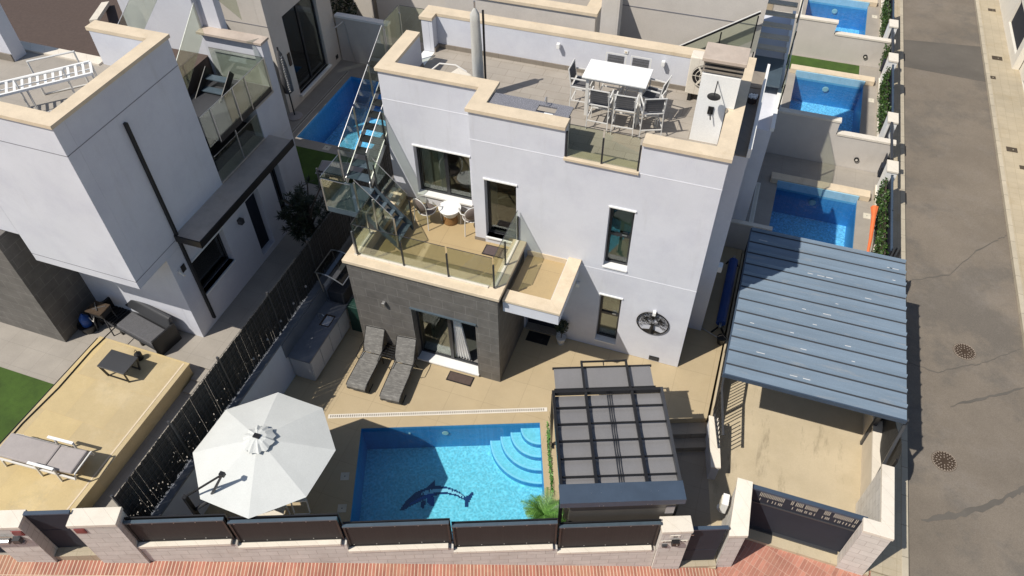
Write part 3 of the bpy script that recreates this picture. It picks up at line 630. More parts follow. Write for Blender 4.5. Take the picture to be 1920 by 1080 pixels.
# ================================================================== ROOF TERRACE FURNITURE
RZ = 5.95
T = thing('dining_table', 'long white bar height dining table on the roof terrace', 'dining table', (-2.83, 2.2, RZ))
MB().box(-3.56, -2.10, 1.80, 2.60, RZ+1.01, RZ+1.05).build('tabletop', 'white', T, bevel=.008)
MB().box(-3.50, -2.16, 1.86, 2.54, RZ+.95, RZ+1.01).build('apron', 'white_metal', T)
for x in (-3.44, -2.22):
    for y in (1.92, 2.48): MB().box(x-.035, x+.035, y-.035, y+.035, RZ, RZ+.95).build('leg', 'white_metal', T)
def bar_chair(label, group):
    T = thing('bar_chair', label, 'bar chair', (0, 0, RZ), 0, group); z = RZ
    w, d = .25, .24
    MB().box(-.22, .22, -.20, .20, z+.70, z+.715).build('seat', 'textile', T)
    b = MB(); b.hexa([(-.21, -.235, z+.78), (.21, -.235, z+.78), (.21, -.225, z+.78), (-.21, -.225, z+.78)], [(-.21, -.30, z+1.13), (.21, -.30, z+1.13), (.21, -.29, z+1.13), (-.21, -.29, z+1.13)])
    b.build('backrest', 'textile', T)
    fr = MB()
    for x in (-w, w):
        fr.bar((x, -.23, z+.70), (x, -.31, z+1.17), .024, .024)
        fr.bar((x, -.24, z+.93), (x, .20, z+.93), .032, .022)
        fr.bar((x, .20, z+.70), (x, .19, z+.93), .025)
        fr.bar((x, -.22, z+.70), (x, .22, z+.70), .03)
    fr.bar((-w, -.31, z+1.16), (w, -.31, z+1.16), .022); fr.bar((-w, .21, z+.70), (w, .21, z+.70), .025); fr.bar((-w, -.22, z+.70), (w, -.22, z+.70), .025)
    fr.build('frame', 'white_metal', T)
    for x in (-w, w):
        for y in (-.22, .22): MB().bar((x*1.06, y*1.12, z), (x, y, z+.70), .022).build('leg', 'white_metal', T)
    s = MB(); s.bar((-w, -.24, z+.25), (w, -.24, z+.25), .025); s.bar((-w, .24, z+.32), (w, .24, z+.32), .03); s.bar((-w, -.23, z+.32), (-w, .23, z+.32), .02); s.bar((w, -.23, z+.32), (w, .23, z+.32), .02); s.build('footrest', 'white_metal', T)
    return T
BG = 'bar chairs around the white roof table'; CHS = .93
c0 = bar_chair('white framed bar chair on the near side of the roof table, nearest the granite counter', BG); c0.location = (-3.04, 1.60, RZ)
WM[c0.name] = Matrix.Translation((-3.04, 1.6, RZ))
dup(c0, (-2.46, 1.58, RZ), R(3), 'white framed bar chair on the near side of the roof table, middle of the three')
dup(c0, (-1.90, 1.66, RZ), R(22), 'white framed bar chair off the near right corner of the roof table, turned inward')
dup(c0, (-3.62, 2.18, RZ), R(-90), 'white framed bar chair at the left end of the roof table with dark back')
dup(c0, (-1.98, 2.24, RZ), R(80), 'white framed bar chair at the right end of the roof table')
dup(c0, (-3.04, 2.64, RZ), R(180), 'white framed bar chair behind the roof table, left of the two grey backs showing')
dup(c0, (-2.46, 2.66, RZ), R(180), 'white framed bar chair behind the roof table, right of the two grey backs showing')
for o_ in [o for o in bpy.data.objects if o.name.startswith('bar_chair')]: o_.scale = (CHS,)*3
# AC unit
T = thing('air_conditioner', 'cream outdoor air conditioning unit beside the roof chimney', 'air conditioner', (-1.15, 3.3, RZ))
MB().box(-1.38, -.62, 3.22, 3.56, RZ+.20, RZ+1.15).build('casing', 'blockcap', T, bevel=.02)
MB().lathe([(.27, 0), (.27, .02), (.25, .02)], (0, 0, 0), 28).build('fan_opening', 'blackmetal', T, world=False)
fo_ = T.children[-1]; fo_.rotation_euler = (R(90), 0, 0); fo_.location = (.13, -.085, .72)
fg = MB()
for r_ in (.09, .18, .26): fg.tube([(r_*cos(2*pi*i/28), r_*sin(2*pi*i/28), 0) for i in range(28)], .007, 5, closed=True)
for i in range(6): fg.bar((0, 0, 0), (.27*cos(i*pi/3), .27*sin(i*pi/3), 0), .045 if i % 2 == 0 else .012, .006)
fg.lathe([(.06, 0), (.06, .012)], (0, 0, 0), 14)
fgo = fg.build('fan_grille', 'blockcap', T, world=False); fgo.rotation_euler = (R(90), 0, 0); fgo.location = (.13, -.12, .72)
MB().box(-1.30, -1.22, 3.25, 3.53, RZ, RZ+.2).box(-.78, -.70, 3.25, 3.53, RZ, RZ+.2).build('foot', 'blackmetal', T)
# sockets
T = thing('wall_socket', 'pair of tiny white sockets on the roof parapet behind the table', 'socket', (-2.9, 3.64, 6.7)); MB().box(-3.0, -2.9, 3.635, 3.648, 6.66, 6.74).build('socket_plate', 'white', T); MB().box(-2.97, -2.93, 3.63, 3.635, 6.68, 6.72).build('socket_hole', 'coping', T)
# closed parasol
T = thing('closed_parasol', 'tall closed pale grey parasol standing on the roof terrace', 'parasol', (-6.05, 1.75, RZ))
prof = []; rng = random.Random(5)
pm = MB(); n = 22; rings = 14
for i in range(rings+1):
    t = i/rings; z = RZ+.28+t*2.02
    for k in range(n):
        r_ = (.135-.035*t+(.02 if t < .1 else 0))*(1+.10*sin(k*3*2*pi/n+t*3)+.05*rng.random()) if i < rings else .02
        pm.v.append(Vector((-6.05+r_*cos(2*pi*k/n), 1.75+r_*sin(2*pi*k/n), z)))
for i in range(rings):
    for k in range(n): pm.f.append((i*n+k, i*n+(k+1) % n, (i+1)*n+(k+1) % n, (i+1)*n+k))
pm.build('folded_canopy', 'umb_grey', T, smooth=True)
MB().tube([(-6.05, 1.75, RZ), (-6.05, 1.75, RZ+2.45)], .022).build('pole', 'steel', T); MB().box(-5.93, -5.89, 1.86, 1.90, RZ+.06, RZ+2.2).build('mast', 'blackmetal', T)
MB().box(-6.35, -5.75, 1.45, 2.05, RZ, RZ+.06).build('base', 'blockcap', T, bevel=.01)
# daybed
T = thing('sun_daybed', 'rounded cream daybed half hidden behind the roof parapet', 'daybed', (-6.8, 1.75, RZ))
MB().slab([(-6.8+.72*cos(a), 1.72+.42*sin(a)) for a in [2*pi*i/24 for i in range(24)]], RZ+.2, RZ+.32).build('cushion', 'blockcap', T, bevel=.04)
MB().hexa([(-6.85, 1.5, RZ+.33), (-6.28, 1.35, RZ+.33), (-6.14, 1.85, RZ+.33), (-6.7, 2.02, RZ+.33)], [(-6.75, 1.62, RZ+.62), (-6.38, 1.5, RZ+.60), (-6.22, 1.85, RZ+.55), (-6.62, 1.98, RZ+.62)]).build('headrest', 'blockcap', T, bevel=.04)
MB().tube([(-7.42, 1.9, RZ+.35), (-7.2, 2.15, RZ+.5), (-6.8, 2.2, RZ+.5), (-6.5, 2.15, RZ+.4)], .02).build('rail', 'white_metal', T)
for dx, dy in ((-.55, -.2), (.5, -.25), (-.5, .3), (.5, .25)): MB().tube([(-6.8+dx, 1.72+dy, RZ), (-6.8+dx, 1.72+dy, RZ+.2)], .02).build('leg', 'white_metal', T)
# roof bar counter with granite top
T = thing('roof_counter', 'roof kitchen counter with speckled granite top and small sink', 'kitchen counter', (-4.4, .65, RZ))
MB().panel((0, 0, 6.80), (1, 0, 0), (0, 0, .04), (-5.28, -3.46, .32, .82), [(-4.20, -3.78, .42, .68)], V=(0, 1, 0)).build('worktop', 'granite', T)
MB().box(-5.26, -3.5, .33, .78, RZ, 6.62).build('cabinet', 'counter', T)
MB().box(-4.19, -3.79, .43, .67, 6.63, 6.66).build('sink_basin', 'rust', T)
MB().tube([(-4.05, .74, 6.84), (-4.05, .74, 7.02), (-4.05, .66, 7.06), (-4.05, .6, 7.0)], .012).build('tap', 'steel', T)
MB().box(-4.0, -3.80, .34, .40, 6.845, 6.86).build('cutting_board', 'white', T)

# ================================================================== BALCONY FURNITURE
BZ = 3.0
def round_chair(name_label, loc, rz):
    T = thing('round_back_chair', name_label, 'armchair', loc, rz, 'round backed balcony chairs'); z = 0
    MB().lathe([(.02, .40), (.21, .405), (.225, .43), (.20, .455), (.02, .46)], (0, 0, 0), 24).build('seat_cushion', 'cushion', T, world=False, smooth=True)
    bk = MB().lathe([(.02, -.03), (.20, -.025), (.215, 0), (.19, .03), (.02, .035)], (0, 0, 0), 24)
    o = bk.build('back_cushion', 'cushion', T, world=False, smooth=True); o.rotation_euler = (R(-80), 0, 0); o.location = (0, -.25, .70)
    f = MB(); f.tube([(.225*cos(a), .225*sin(a), .41) for a in [2*pi*i/24 for i in range(24)]], .013, 6, closed=True)
    f.tube([(.22*cos(a), -.235-.03*sin(a), .70+.22*sin(a)) for a in [2*pi*i/24 for i in range(24)]], .012, 6, closed=True)
    for s in (-1, 1): f.tube([(s*.20, -.25, .70), (s*.29, -.12, .66), (s*.31, .10, .63), (s*.27, .22, .58)], .014, 6)
    f.build('frame', 'white_metal', T, world=False)
    for sx, sy in ((-1, 1), (1, 1), (-1, -1), (1, -1)):
        MB().tube([(sx*(.27 if sy > 0 else .2), sy*.22, .58 if sy > 0 else .64), (sx*.23, sy*.22, .40), (sx*.25, sy*.25, 0)], .014, 6).build('leg', 'white_metal', T, world=False)
    return T
round_chair('round backed chair with taupe cushions left of the wicker table', (-7.00, .22, BZ), R(-20))
round_chair('round backed chair with taupe cushions right of the wicker table, against the wall corner', (-5.82, .34, BZ), R(35))
T = thing('wicker_side_table', 'small wicker table with round white top in front of the balcony window', 'side table', (-6.45, .42, BZ))
MB().lathe([(.26, .44), (.29, .45), (.29, .475), (.25, .48)], (0, 0, 0), 28).build('tabletop', 'white', T, world=False)
MB().lathe([(.17, .24), (.21, .30), (.23, .44)], (0, 0, 0), 24).build('upper_band', 'pot', T, world=False)
MB().lathe([(.19, 0), (.20, .03), (.16, .24)], (0, 0, 0), 24).build('wicker_base', 'wicker', T, world=False)
def rug(name_, label, x0, x1, y0, y1, z, m):
    T = thing(name_, label, 'doormat', ((x0+x1)/2, (y0+y1)/2, z)); MB().box(x0, x1, y0, y1, z+.001, z+.010).build('border', 'blackmetal', T); MB().box(x0+.03, x1-.03, y0+.03, y1-.03, z+.010, z+.016).build('pile', m, T)
rug('doormat', 'plum grey doormat on the balcony before the glazed door', -5.27, -4.62, -.46, -.10, BZ, 'mat_grey')
rug('doormat', 'brown doormat on the terrace below the patio sliding door', -5.68, -4.98, -2.36, -2.05, 0, 'mat_and_shade_brown')
rug('doormat', 'black doormat in the shade at the front entrance', -4.12, -3.50, -.42, -.06, 0, 'mat_black')

# foliage helpers
def leaf_cloud(mb, c, r, n, size, rng, flat=1., shell=.35, droop=0):
    for _ in range(n):
        while True:
            v = Vector((rng.uniform(-1, 1), rng.uniform(-1, 1), rng.uniform(-1, 1)))
            if shell < v.length < 1: break
        p = Vector((c[0]+v.x*r[0], c[1]+v.y*r[1], c[2]+v.z*r[2]))
        a = Vector((rng.gauss(0, 1), rng.gauss(0, 1), rng.gauss(0, .6)-droop)).normalized(); b = a.cross(Vector((rng.gauss(0, 1), rng.gauss(0, 1), rng.gauss(0, 1)))).normalized()
        s = size*rng.uniform(.6, 1.3); mb.add([p-a*s*.5, p+b*s*.18, p+a*s*.5, p-b*s*.18], [(0, 1, 2, 3)])
def topiary(loc, label):
    rng = random.Random(11); T = thing('potted_shrub', label, 'potted plant', loc)
    MB().lathe([(.09, 0), (.13, .24), (.14, .25), (.12, .26), (.11, .22)], (0, 0, 0), 18).build('pot', 'pot', T, world=False)
    MB().tube([(0, 0, .2), (.01, 0, .6)], .012).build('stem', 'bark', T, world=False)
    m = MB(); leaf_cloud(m, (0, 0, .70), (.19, .19, .19), 700, .07, rng, shell=0); m.build('foliage', 'leaf_pot', T, world=False, fix=False)
topiary((-3.17, -.20, 0), 'small ball topiary in a white pot beside the front entrance')

# ================================================================== LOUNGERS
def lounger(loc, rz, label):
    T = thing('sun_lounger', label, 'sun lounger', loc, rz, 'grey sun loungers by the stone wall'); w = .255
    s = MB(); pts = [(-1.02, .30), (-.98, .33), (-.7, .345), (0, .345)]
    def strip(pts, nm):
        mb = MB(); vs = []
        for y, z in pts: vs += [(-w, y, z), (w, y, z)]
        for y, z in pts: vs += [(-w, y, z-.015), (w, y, z-.015)]
        n = len(pts); fs = [(2*i, 2*i+1, 2*i+3, 2*i+2) for i in range(n-1)]+[(2*n+2*i+2, 2*n+2*i+3, 2*n+2*i+1, 2*n+2*i) for i in range(n-1)]
        fs += [(2*i, 2*i+2, 2*n+2*i+2, 2*n+2*i) for i in range(n-1)]+[(2*i+1, 2*n+2*i+1, 2*n+2*i+3, 2*i+3) for i in range(n-1)]
        mb.add(vs, fs); return mb.build(nm, 'lounger_tex', T, world=False, smooth=False)
    strip([(-1.10, .19), (-1.10, .26), (-1.06, .32), (-.98, .345), (-.5, .34), (0, .345)], 'seat'); strip([(.02, .36), (.16, .58), (.32, .80), (.42, .93), (.45, .94)], 'backrest')
    f = MB()
    for x in (-w-.012, w+.012):
        f.tube([(x, -1.08, .30), (x, -.98, .33), (x, 0, .33), (x, .2, .33)], .014, 6); f.tube([(x, .02, .34), (x, .43, .92)], .013, 6)
        f.tube([(x*1.03, -.25, .33), (x*1.14, -.28, .50), (x*1.16, 0, .54), (x*1.14, .22, .52), (x*1.05, .24, .33)], .012, 6)
    f.tube([(-w, .43, .93), (w, .43, .93)], .012, 6); f.tube([(-w, 0, .335), (w, 0, .335)], .012, 6); f.build('frame', 'blackmetal', T, world=False)
    for x in (-w-.02, w+.02):
        MB().tube([(x, -.88, .33), (x, -1.0, 0)], .013, 6).build('leg', 'blackmetal', T, world=False); MB().tube([(x, .1, .33), (x*1.1, .2, 0)], .013, 6).build('leg', 'blackmetal', T, world=False)
        MB().tube([(x, -1.0, .012), (x, -.7, .012)], .012, 6).build('skid', 'blackmetal', T, world=False)
    return T
lounger((-7.74, -2.42, 0), R(3), 'grey mesh sun lounger nearer the outdoor kitchen, back raised')
lounger((-6.80, -2.47, 0), R(5), 'grey mesh sun lounger nearer the patio door, back raised')
T = thing('slatted_side_table', 'low black slatted side table between the two grey loungers', 'side table', (-7.25, -2.2, 0))
s = MB()
for i in range(6): s.box(-.24, .24, -.22+.078*i, -.18+.078*i, .385, .40)
s.box(-.24, -.21, -.22, .22, .36, .385); s.box(.21, .24, -.22, .22, .36, .385); s.build('slat_top', 'blackmetal', T, world=False)
for x in (-.22, .22):
    for y in (-.2, .2): MB().tube([(x, y, .36), (x, y, 0)], .012, 6).build('leg', 'blackmetal', T, world=False)

# ================================================================== SIDE WALL, FENCE, KITCHEN
T = thing('boundary_wall', 'white rendered boundary wall between the terrace and the neighbour yard', 'wall', (-9.6, -4, 0))
MB().box(-9.72, -9.5, -8.85, -.6, -2, 1.45).build('wall', 'render', T); MB().box(-9.74, -9.48, -8.86, -.6, 1.45, 1.5).build('coping', 'counter', T)
MB().box(-9.72, -9.5, -.6, 5.0, -2, 1.45).build('rear_wall', 'slate', T)
T = thing('side_fence', 'tall black infilled wire fence on top of the white side wall', 'fence', (-9.65, -4, 1.5))
ys = [-8.85, -7.1, -5.35, -3.3, -1.4, .6, 2.6, 4.6]
rngf = random.Random(9)
for i in range(len(ys)-1):
    y0, y1 = ys[i]+.02, ys[i+1]-.02
    inf = MB()
    # overlapping brushwood-like dark slats with ragged gaps
    k = y0
    while k < y1:
        wd = rngf.uniform(.012, .035); h0 = 1.5+rngf.uniform(0, .06); x = -9.66+rngf.uniform(-.008, .008)
        e = min(k+wd, y1); zc_ = rngf.uniform(1.55, 2.15)**1.0
        if i < 3 and rngf.random() < (.5, .3, .1)[i]:
            inf.box(x, x+.004, k, e, h0, zc_); inf.box(x, x+.004, k, e, zc_+rngf.uniform(.01, .07), 2.90-rngf.uniform(0, .03))
        else: inf.box(x, x+.004, k, e, h0, 2.90-rngf.uniform(0, .03))
        k += wd-.003
    inf.build('infill_panel', 'mesh_fence', T)
    gw = MB()
    kk = y0
    while kk <= y1: gw.box(-9.645, -9.639, kk-.003, kk+.003, 1.5, 2.95); kk += .1
    for z in [1.55+.2*q for q in range(8)]: gw.box(-9.639, -9.633, y0, y1, z-.004, z+.004)
    gw.build('wire_mesh', 'darkmetal', T)
for y in ys: MB().box(-9.68, -9.63, y-.02, y+.02, 1.4, 3.0).build('post', 'darkmetal', T)
# thin dry vines on the fence
T = thing('string_light', 'strand of small bulbs hung in loops along the black side fence', 'string lights', (-9.6, -2, 2.4))
pts = []; 
for i in range(7):
    y = -4.8+i*.62; pts += [(-9.6, y, 2.15+.35*(i % 2)), (-9.6, y+.31, 1.95)]
MB().tube(pts, .006, 5).build('cable', 'blackmetal', T)
for p in pts[1::2]: MB().lathe([(.015, 0), (.03, -.04), (.03, -.06), (.01, -.08)], p, 8).build('bulb', 'greycushion', T)
T = thing('outdoor_kitchen', 'outdoor kitchen with slate blue worktop, sink and pale cabinets along the side wall', 'outdoor kitchen', (-9.2, -2.6, 0))
MB().panel((0, 0, .88), (1, 0, 0), (0, 0, .04), (-9.47, -8.83, -3.58, -1.58), [(-9.22, -8.95, -2.38, -1.98)], V=(0, 1, 0)).box(-9.47, -8.83, -1.579, -.4, .84, .87).build('worktop', 'counter', T)
MB().box(-9.495, -9.471, -3.62, -1.45, .90, 1.42).build('backsplash', 'counter', T)
MB().box(-9.47, -8.87, -3.53, -1.6, .08, .88).box(-9.45, -8.92, -3.5, -1.62, 0, .08).build('cabinet', 'cabinet', T)
for i in range(4):
    y0 = -3.52+i*.48; dd = MB().box(-8.868, -8.852, y0+.01, y0+.47, .12, .86).build('cabinet_door', 'cabinet', T)
MB().box(-9.21, -8.96, -2.37, -1.99, .74, .76).box(-9.225, -9.2, -2.385, -1.975, .75, .925).box(-8.97, -8.945, -2.385, -1.975, .75, .925).box(-9.2, -8.97, -2.385, -2.36, .75, .925).box(-9.2, -8.97, -2.0, -1.975, .75, .925).build('sink', 'rust', T)
MB().tube([(-9.32, -2.18, .92), (-9.32, -2.18, 1.12), (-9.2, -2.18, 1.14), (-9.16, -2.18, 1.08)], .014).build('tap', 'steel', T)
MB().box(-9.47, -9.0, -1.5, -.9, 0, .84).build('grill_base', 'cabinet', T)
T = thing('barbecue', 'dark barbecue with tilted translucent hood at the end of the outdoor kitchen', 'barbecue', (-9.15, -1.2, .87))
MB().box(-9.40, -8.90, -1.50, -.75, .87, 1.30).build('firebox', 'darkmetal', T, bevel=.03)
hd = MB(); n = 8
for side in (0, 1):
    y = -1.58 if side == 0 else -.68
    for i in range(n+1):
        t = i/n; hd.v.append(Vector((-9.55+.78*t, y, 2.02+.10*sin(pi*t)-.22*t)))
for i in range(n): hd.f.append((i, i+1, n+2+i, n+1+i))
hd.build('hood', glassmat('smoked_hood', (.28, .30, .33), .12), T, fix=False)
hf = MB(); hf.tube(hd.v[:n+1], .016, 6); hf.tube(hd.v[n+1:], .016, 6); hf.tube([hd.v[0], hd.v[n+1]], .016, 6); hf.tube([hd.v[n], hd.v[-1]], .016, 6); hf.build('hood_frame', 'steel', T)
for y in (-1.56, -.70): MB().tube([(-9.45, y, 1.3), (-9.53, y, 2.02)], .015, 6).build('hood_stay', 'steel', T)
MB().tube([(-9.15, -.95, .4), (-9.05, -.5, .35)], .09, 12).build('gas_pipe', 'blackmetal', T)
T = thing('green_storage_board', 'dark green board leaning between the kitchen and the stone wall', 'storage board', (-8.7, -1.5, 0))
MB().box(-8.80, -8.26, -1.62, -1.56, 0, 1.0).box(-8.80, -8.30, -1.55, -1.3, .98, 1.0).build('board', 'green', T, bevel=.01); MB().box(-8.78, -8.28, -1.555, -1.32, .0, .97).build('box_body', 'green', T)

# ================================================================== POOL
P_ = thing('swimming_pool', 'pool with bright aqua floor, curved corner steps and a dolphin mosaic', 'swimming pool', tuple(F(-5.2, 2.1)), A)
def lf(mb, nm, m, parent=P_, **k): return mb.build(nm, m, parent, **k)
zf = -1.0
w = MB()
fbox(w, PU0-.02, PU1+.02, PN1-.004, PN1+.02, zf, -.012); fbox(w, PU0-.02, PU1+.02, PN0-.02, PN0+.004, zf, -.012)
fbox(w, PU0-.02, PU0+.004, PN0+.004, PN1-.004, zf, -.012); fbox(w, PU1-.004, PU1+.02, PN0+.004, PN1-.004, zf, -.012); lf(w, 'pool_wall', 'pool_wall')
w = MB(); fbox(w, PU0-.02, PU1+.02, PN0-.02, PN1+.02, zf-.06, zf); lf(w, 'pool_floor', 'pool_floor')
for r_, z in ((1.27, -.78), (1.0, -.60), (.74, -.42), (.48, -.24)):
    pts = [(PU1, PN1), (PU1-r_, PN1)] + [(PU1-r_*cos(a), PN1-r_*sin(a)) for a in [pi/2*i/20 for i in range(21)]][1:]
    poly = [F2(*p) for p in pts]
    so_ = lf(MB().slab(poly[::-1], zf, z), 'pool_step', 'pool_step')
    ring = [(PU1-(r_-.002)*cos(a), PN1-(r_-.002)*sin(a)) for a in [pi/2*i/20 for i in range(21)]]; inn = [(PU1-(r_-.045)*cos(a), PN1-(r_-.045)*sin(a)) for a in [pi/2*i/20 for i in range(21)]]
    MB().slab([F2(*p) for p in ring+inn[::-1]], z, z+.006).build('step_nosing', 'pool_nose', so_)
    r1 = [(PU1-(r_+.006)*cos(a), PN1-(r_+.006)*sin(a)) for a in [pi/2*i/20 for i in range(21)]]; r0 = [(PU1-(r_-.02)*cos(a), PN1-(r_-.02)*sin(a)) for a in [pi/2*i/20 for i in range(21)]]
    MB().slab([F2(*p) for p in r1+r0[::-1]], z-.16, z-.025).build('step_riser_shade', 'pool_wall', so_)  # darker riser tile paints in the shadow band of each step
w = MB(); fbox(w, PU0-.01, PU1+.01, PN0-.01, PN1+.01, -.086, -.085)
wv = MB(); wv.add([F(PU0, PN0, -.085), F(PU1, PN0, -.085), F(PU1, PN1, -.085), F(PU0, PN1, -.085)], [(0, 1, 2, 3)]); lf(wv, 'water_surface', 'water', fix=False)
lp = MB().lathe([(.001, 0), (.07, 0), (.085, .012), (.07, .02), (.001, .02)], (0, 0, 0), 20); o = lp.build('pool_light', 'signwhite', P_, world=False)
o.location = (-5.2+5.2-.0, 3.53-2.1, -.32); o.rotation_euler = (R(90), 0, 0); o.location = (-.02-.08, 1.44, -.30)
lp = MB().lathe([(.001, 0), (.025, 0), (.025, .02), (.001, .02)], (0, 0, 0), 12); o = lp.build('inlet', 'signwhite', P_, world=False); o.location = (-1.0, 1.45, -.28); o.rotation_euler = (R(90), 0, 0)
# dolphin mosaic, 35 mm tiles; outline in pool coordinates on the floor
def inside(p, poly):
    c = False; j = len(poly)-1
    for i in range(len(poly)):
        if (poly[i][1] > p[1]) != (poly[j][1] > p[1]) and p[0] < (poly[j][0]-poly[i][0])*(p[1]-poly[i][1])/(poly[j][1]-poly[i][1])+poly[i][0]: c = not c
        j = i
    return c
def pxd(x, y):  # design grid: 0..1100 wide sketch -> pool u,n
    return (-6.42+(x-480)/630*1.80, 1.80+(808-y)/630*1.80*1.05)
bodyP = [pxd(*p) for p in [(480, 800), (500, 760), (540, 710), (600, 650), (660, 622), (700, 612), (760, 596), (830, 596), (900, 612), (970, 640), (1045, 700), (1060, 690), (1100, 660), (1112, 668), (1095, 715), (1075, 740), (1065, 790), (1042, 790), (1030, 730), (960, 690), (880, 672), (800, 676), (720, 700), (640, 735), (560, 775), (500, 808)]]
finP = [pxd(*p) for p in [(690, 612), (740, 565), (775, 540), (778, 600)]]; fin2 = [pxd(*p) for p in [(715, 695), (768, 690), (780, 776), (745, 770), (715, 735)]]; fin3 = [pxd(*p) for p in [(655, 730), (705, 715), (690, 790), (665, 785)]]
lightP = [pxd(*p) for p in [(655, 655), (700, 632), (770, 620), (850, 618), (920, 634), (990, 668), (1040, 705), (1030, 712), (960, 680), (880, 655), (780, 652), (700, 668), (660, 672)]]
blueP = [pxd(*p) for p in [(560, 745), (640, 700), (720, 662), (790, 655), (770, 676), (700, 700), (620, 735), (560, 765)]]
groups = {'navy': MB(), 'blue': MB(), 'white': MB()}; ts = .030
u = -6.6; rngd = random.Random(2)
while u < -4.5:
    v = 1.7
    while v < 2.8:
        c = (u+ts/2, v+ts/2); k = None
        if inside(c, bodyP): k = 'navy'
        if inside(c, finP) or inside(c, fin2) or inside(c, fin3): k = 'navy' if not inside(c, fin2) else 'blue'
        if k and inside(c, blueP): k = 'blue'
        if k and inside(c, lightP): k = 'white' if rngd.random() > .12 else 'navy'
        if k: fbox(groups[k], u+.001, u+ts-.001, v+.001, v+ts-.001, zf+.001, zf+.008)
        v += ts
    u += ts
dm = lf(groups['navy'], 'dolphin_mosaic', 'tile_navy'); groups['blue'].build('dolphin_belly', 'tile_blue', dm); groups['white'].build('dolphin_flank', 'tile_white', dm)
T = thing('drain_channel', 'long white slotted drain channel set in the beige paving behind the pool', 'drain', tuple(F(-5.5, 3.94)), A)
w = MB(); fbox(w, -8.25, -2.70, 3.88, 4.00, 0, .008); w.build('channel', 'signwhite', T); w = MB(); fbox(w, -8.2, -2.75, 3.905, 3.975, .008, .012)
sl = MB()
q = -8.2
while q < -2.78: fbox(sl, q, q+.028, 3.91, 3.97, .008, .012); q += .055
sl.build('slots', 'skirt', T)
for (uu, nn, lb) in ((-7.63, 2.24, 'square skimmer lid left of the pool, the upper of the two'), (-7.60, 1.42, 'square skimmer lid left of the pool, the one nearer the front wall')):
    T = thing('skimmer_lid', lb, 'lid', tuple(F(uu, nn)), A, 'skimmer lids beside the pool'); w = MB(); fbox(w, uu-.10, uu+.10, nn-.10, nn+.10, 0, .008); w.build('lid', 'skimmer', T); w = MB(); fbox(w, uu-.012, uu+.012, nn-.012, nn+.012, .008, .012); w.build('knob', 'blackmetal', T)

# ================================================================== UMBRELLA
UC = Vector((-7.80, -6.76, 0)); T = thing('cantilever_parasol', 'large off white octagonal parasol on a black side mast over the pool corner', 'parasol', (UC.x, UC.y, 0))
cm = MB(); nseg = 8; rad = 1.50; zr, zc = 2.28, 2.78; rings = 6; sub = 4
for i in range(1, rings+1):
    t = i/rings
    for k in range(nseg*sub):
        a = R(20)+2*pi*k/(nseg*sub); s_ = (k % sub)/sub; a0 = R(20)+2*pi*(k//sub)/nseg; a1 = a0+2*pi/nseg
        p = Vector((cos(a0), sin(a0), 0)).lerp(Vector((cos(a1), sin(a1), 0)), s_)*rad*t
        sag = .010*t*sin(pi*s_)
        cm.v.append(Vector((UC.x+p.x, UC.y+p.y, zc-(zc-zr)*(t**1.15)-sag)))
cm.v.append(Vector((UC.x, UC.y, zc))); n_ = nseg*sub; ce = len(cm.v)-1
for k in range(n_): cm.f.append((ce, k, (k+1) % n_))
for i in range(rings-1):
    for k in range(n_): cm.f.append((i*n_+k, (i+1)*n_+k, (i+1)*n_+(k+1) % n_, i*n_+(k+1) % n_))
co = cm.build('canopy', 'umbrella', T, fix=False)
sd = co.modifiers.new('cloth', 'SOLIDIFY'); sd.thickness = .006
vm = MB(); n_ = 32
for i, (r_, z) in enumerate(((.05, zc+.10), (.18, zc+.07), (.33, zc-.025))):
    for k in range(n_): rr_ = r_*(1+(.10*sin(k*2.4) if i else 0)); vm.v.append(Vector((UC.x+rr_*cos(2*pi*k/n_), UC.y+rr_*sin(2*pi*k/n_), z+(.008*sin(k*1.9) if i else 0))))
for i in range(2):
    for k in range(n_): vm.f.append((i*n_+k, (i+1)*n_+k, (i+1)*n_+(k+1) % n_, i*n_+(k+1) % n_))
vm.f.append(tuple(reversed(range(n_)))); vm.build('vent_cap', 'umbrella', T, fix=False)
MB().box(UC.x-.07, UC.x+.07, UC.y-.05, UC.y+.05, zc+.095, zc+.13).build('crown_bracket', 'blackmetal', T)
for k in range(8):
    a = R(20)+k*pi/4; MB().bar((UC.x+.1*cos(a), UC.y+.1*sin(a), zc-.03), (UC.x+.98*rad*cos(a), UC.y+.98*rad*sin(a), zr-.02), .015, .02).build('rib', 'blackmetal', T)
MB().tube([(UC.x, UC.y, zc), (UC.x, UC.y, 2.2)], .025).build('hub', 'blackmetal', T)
mx, my = -8.72, -8.2
MB().bar((mx, my, 0), (mx, my, 2.35), .085).build('mast', 'blackmetal', T)
MB().box(mx-.06, mx+.06, my-.06, my+.06, 1.2, 1.5).tube([(mx-.05, my-.06, 1.45), (mx-.16, my-.12, 1.5), (mx-.18, my-.1, 1.3)], .02).build('crank', 'blackmetal', T)
jt = (-7.93, -7.76, 2.95)
MB().tube([(mx, my, 2.33), jt], .022, 8).build('upper_arm', 'blackmetal', T); MB().tube([(mx, my, 1.75), (-8.42, -8.04, 2.02), (-8.2, -7.93, 2.42), jt], [.03, .04, .03, .025], 8).build('lower_arm', 'darkmetal', T)
MB().box(jt[0]-.05, jt[0]+.05, jt[1]-.04, jt[1]+.04, jt[2]-.04, jt[2]+.05).build('joint', 'blackmetal', T)

MB().box(mx-.4, mx+.4, my-.35, my+.35, 0, .08).build('base_plate', 'grey_deck', T, bevel=.01)
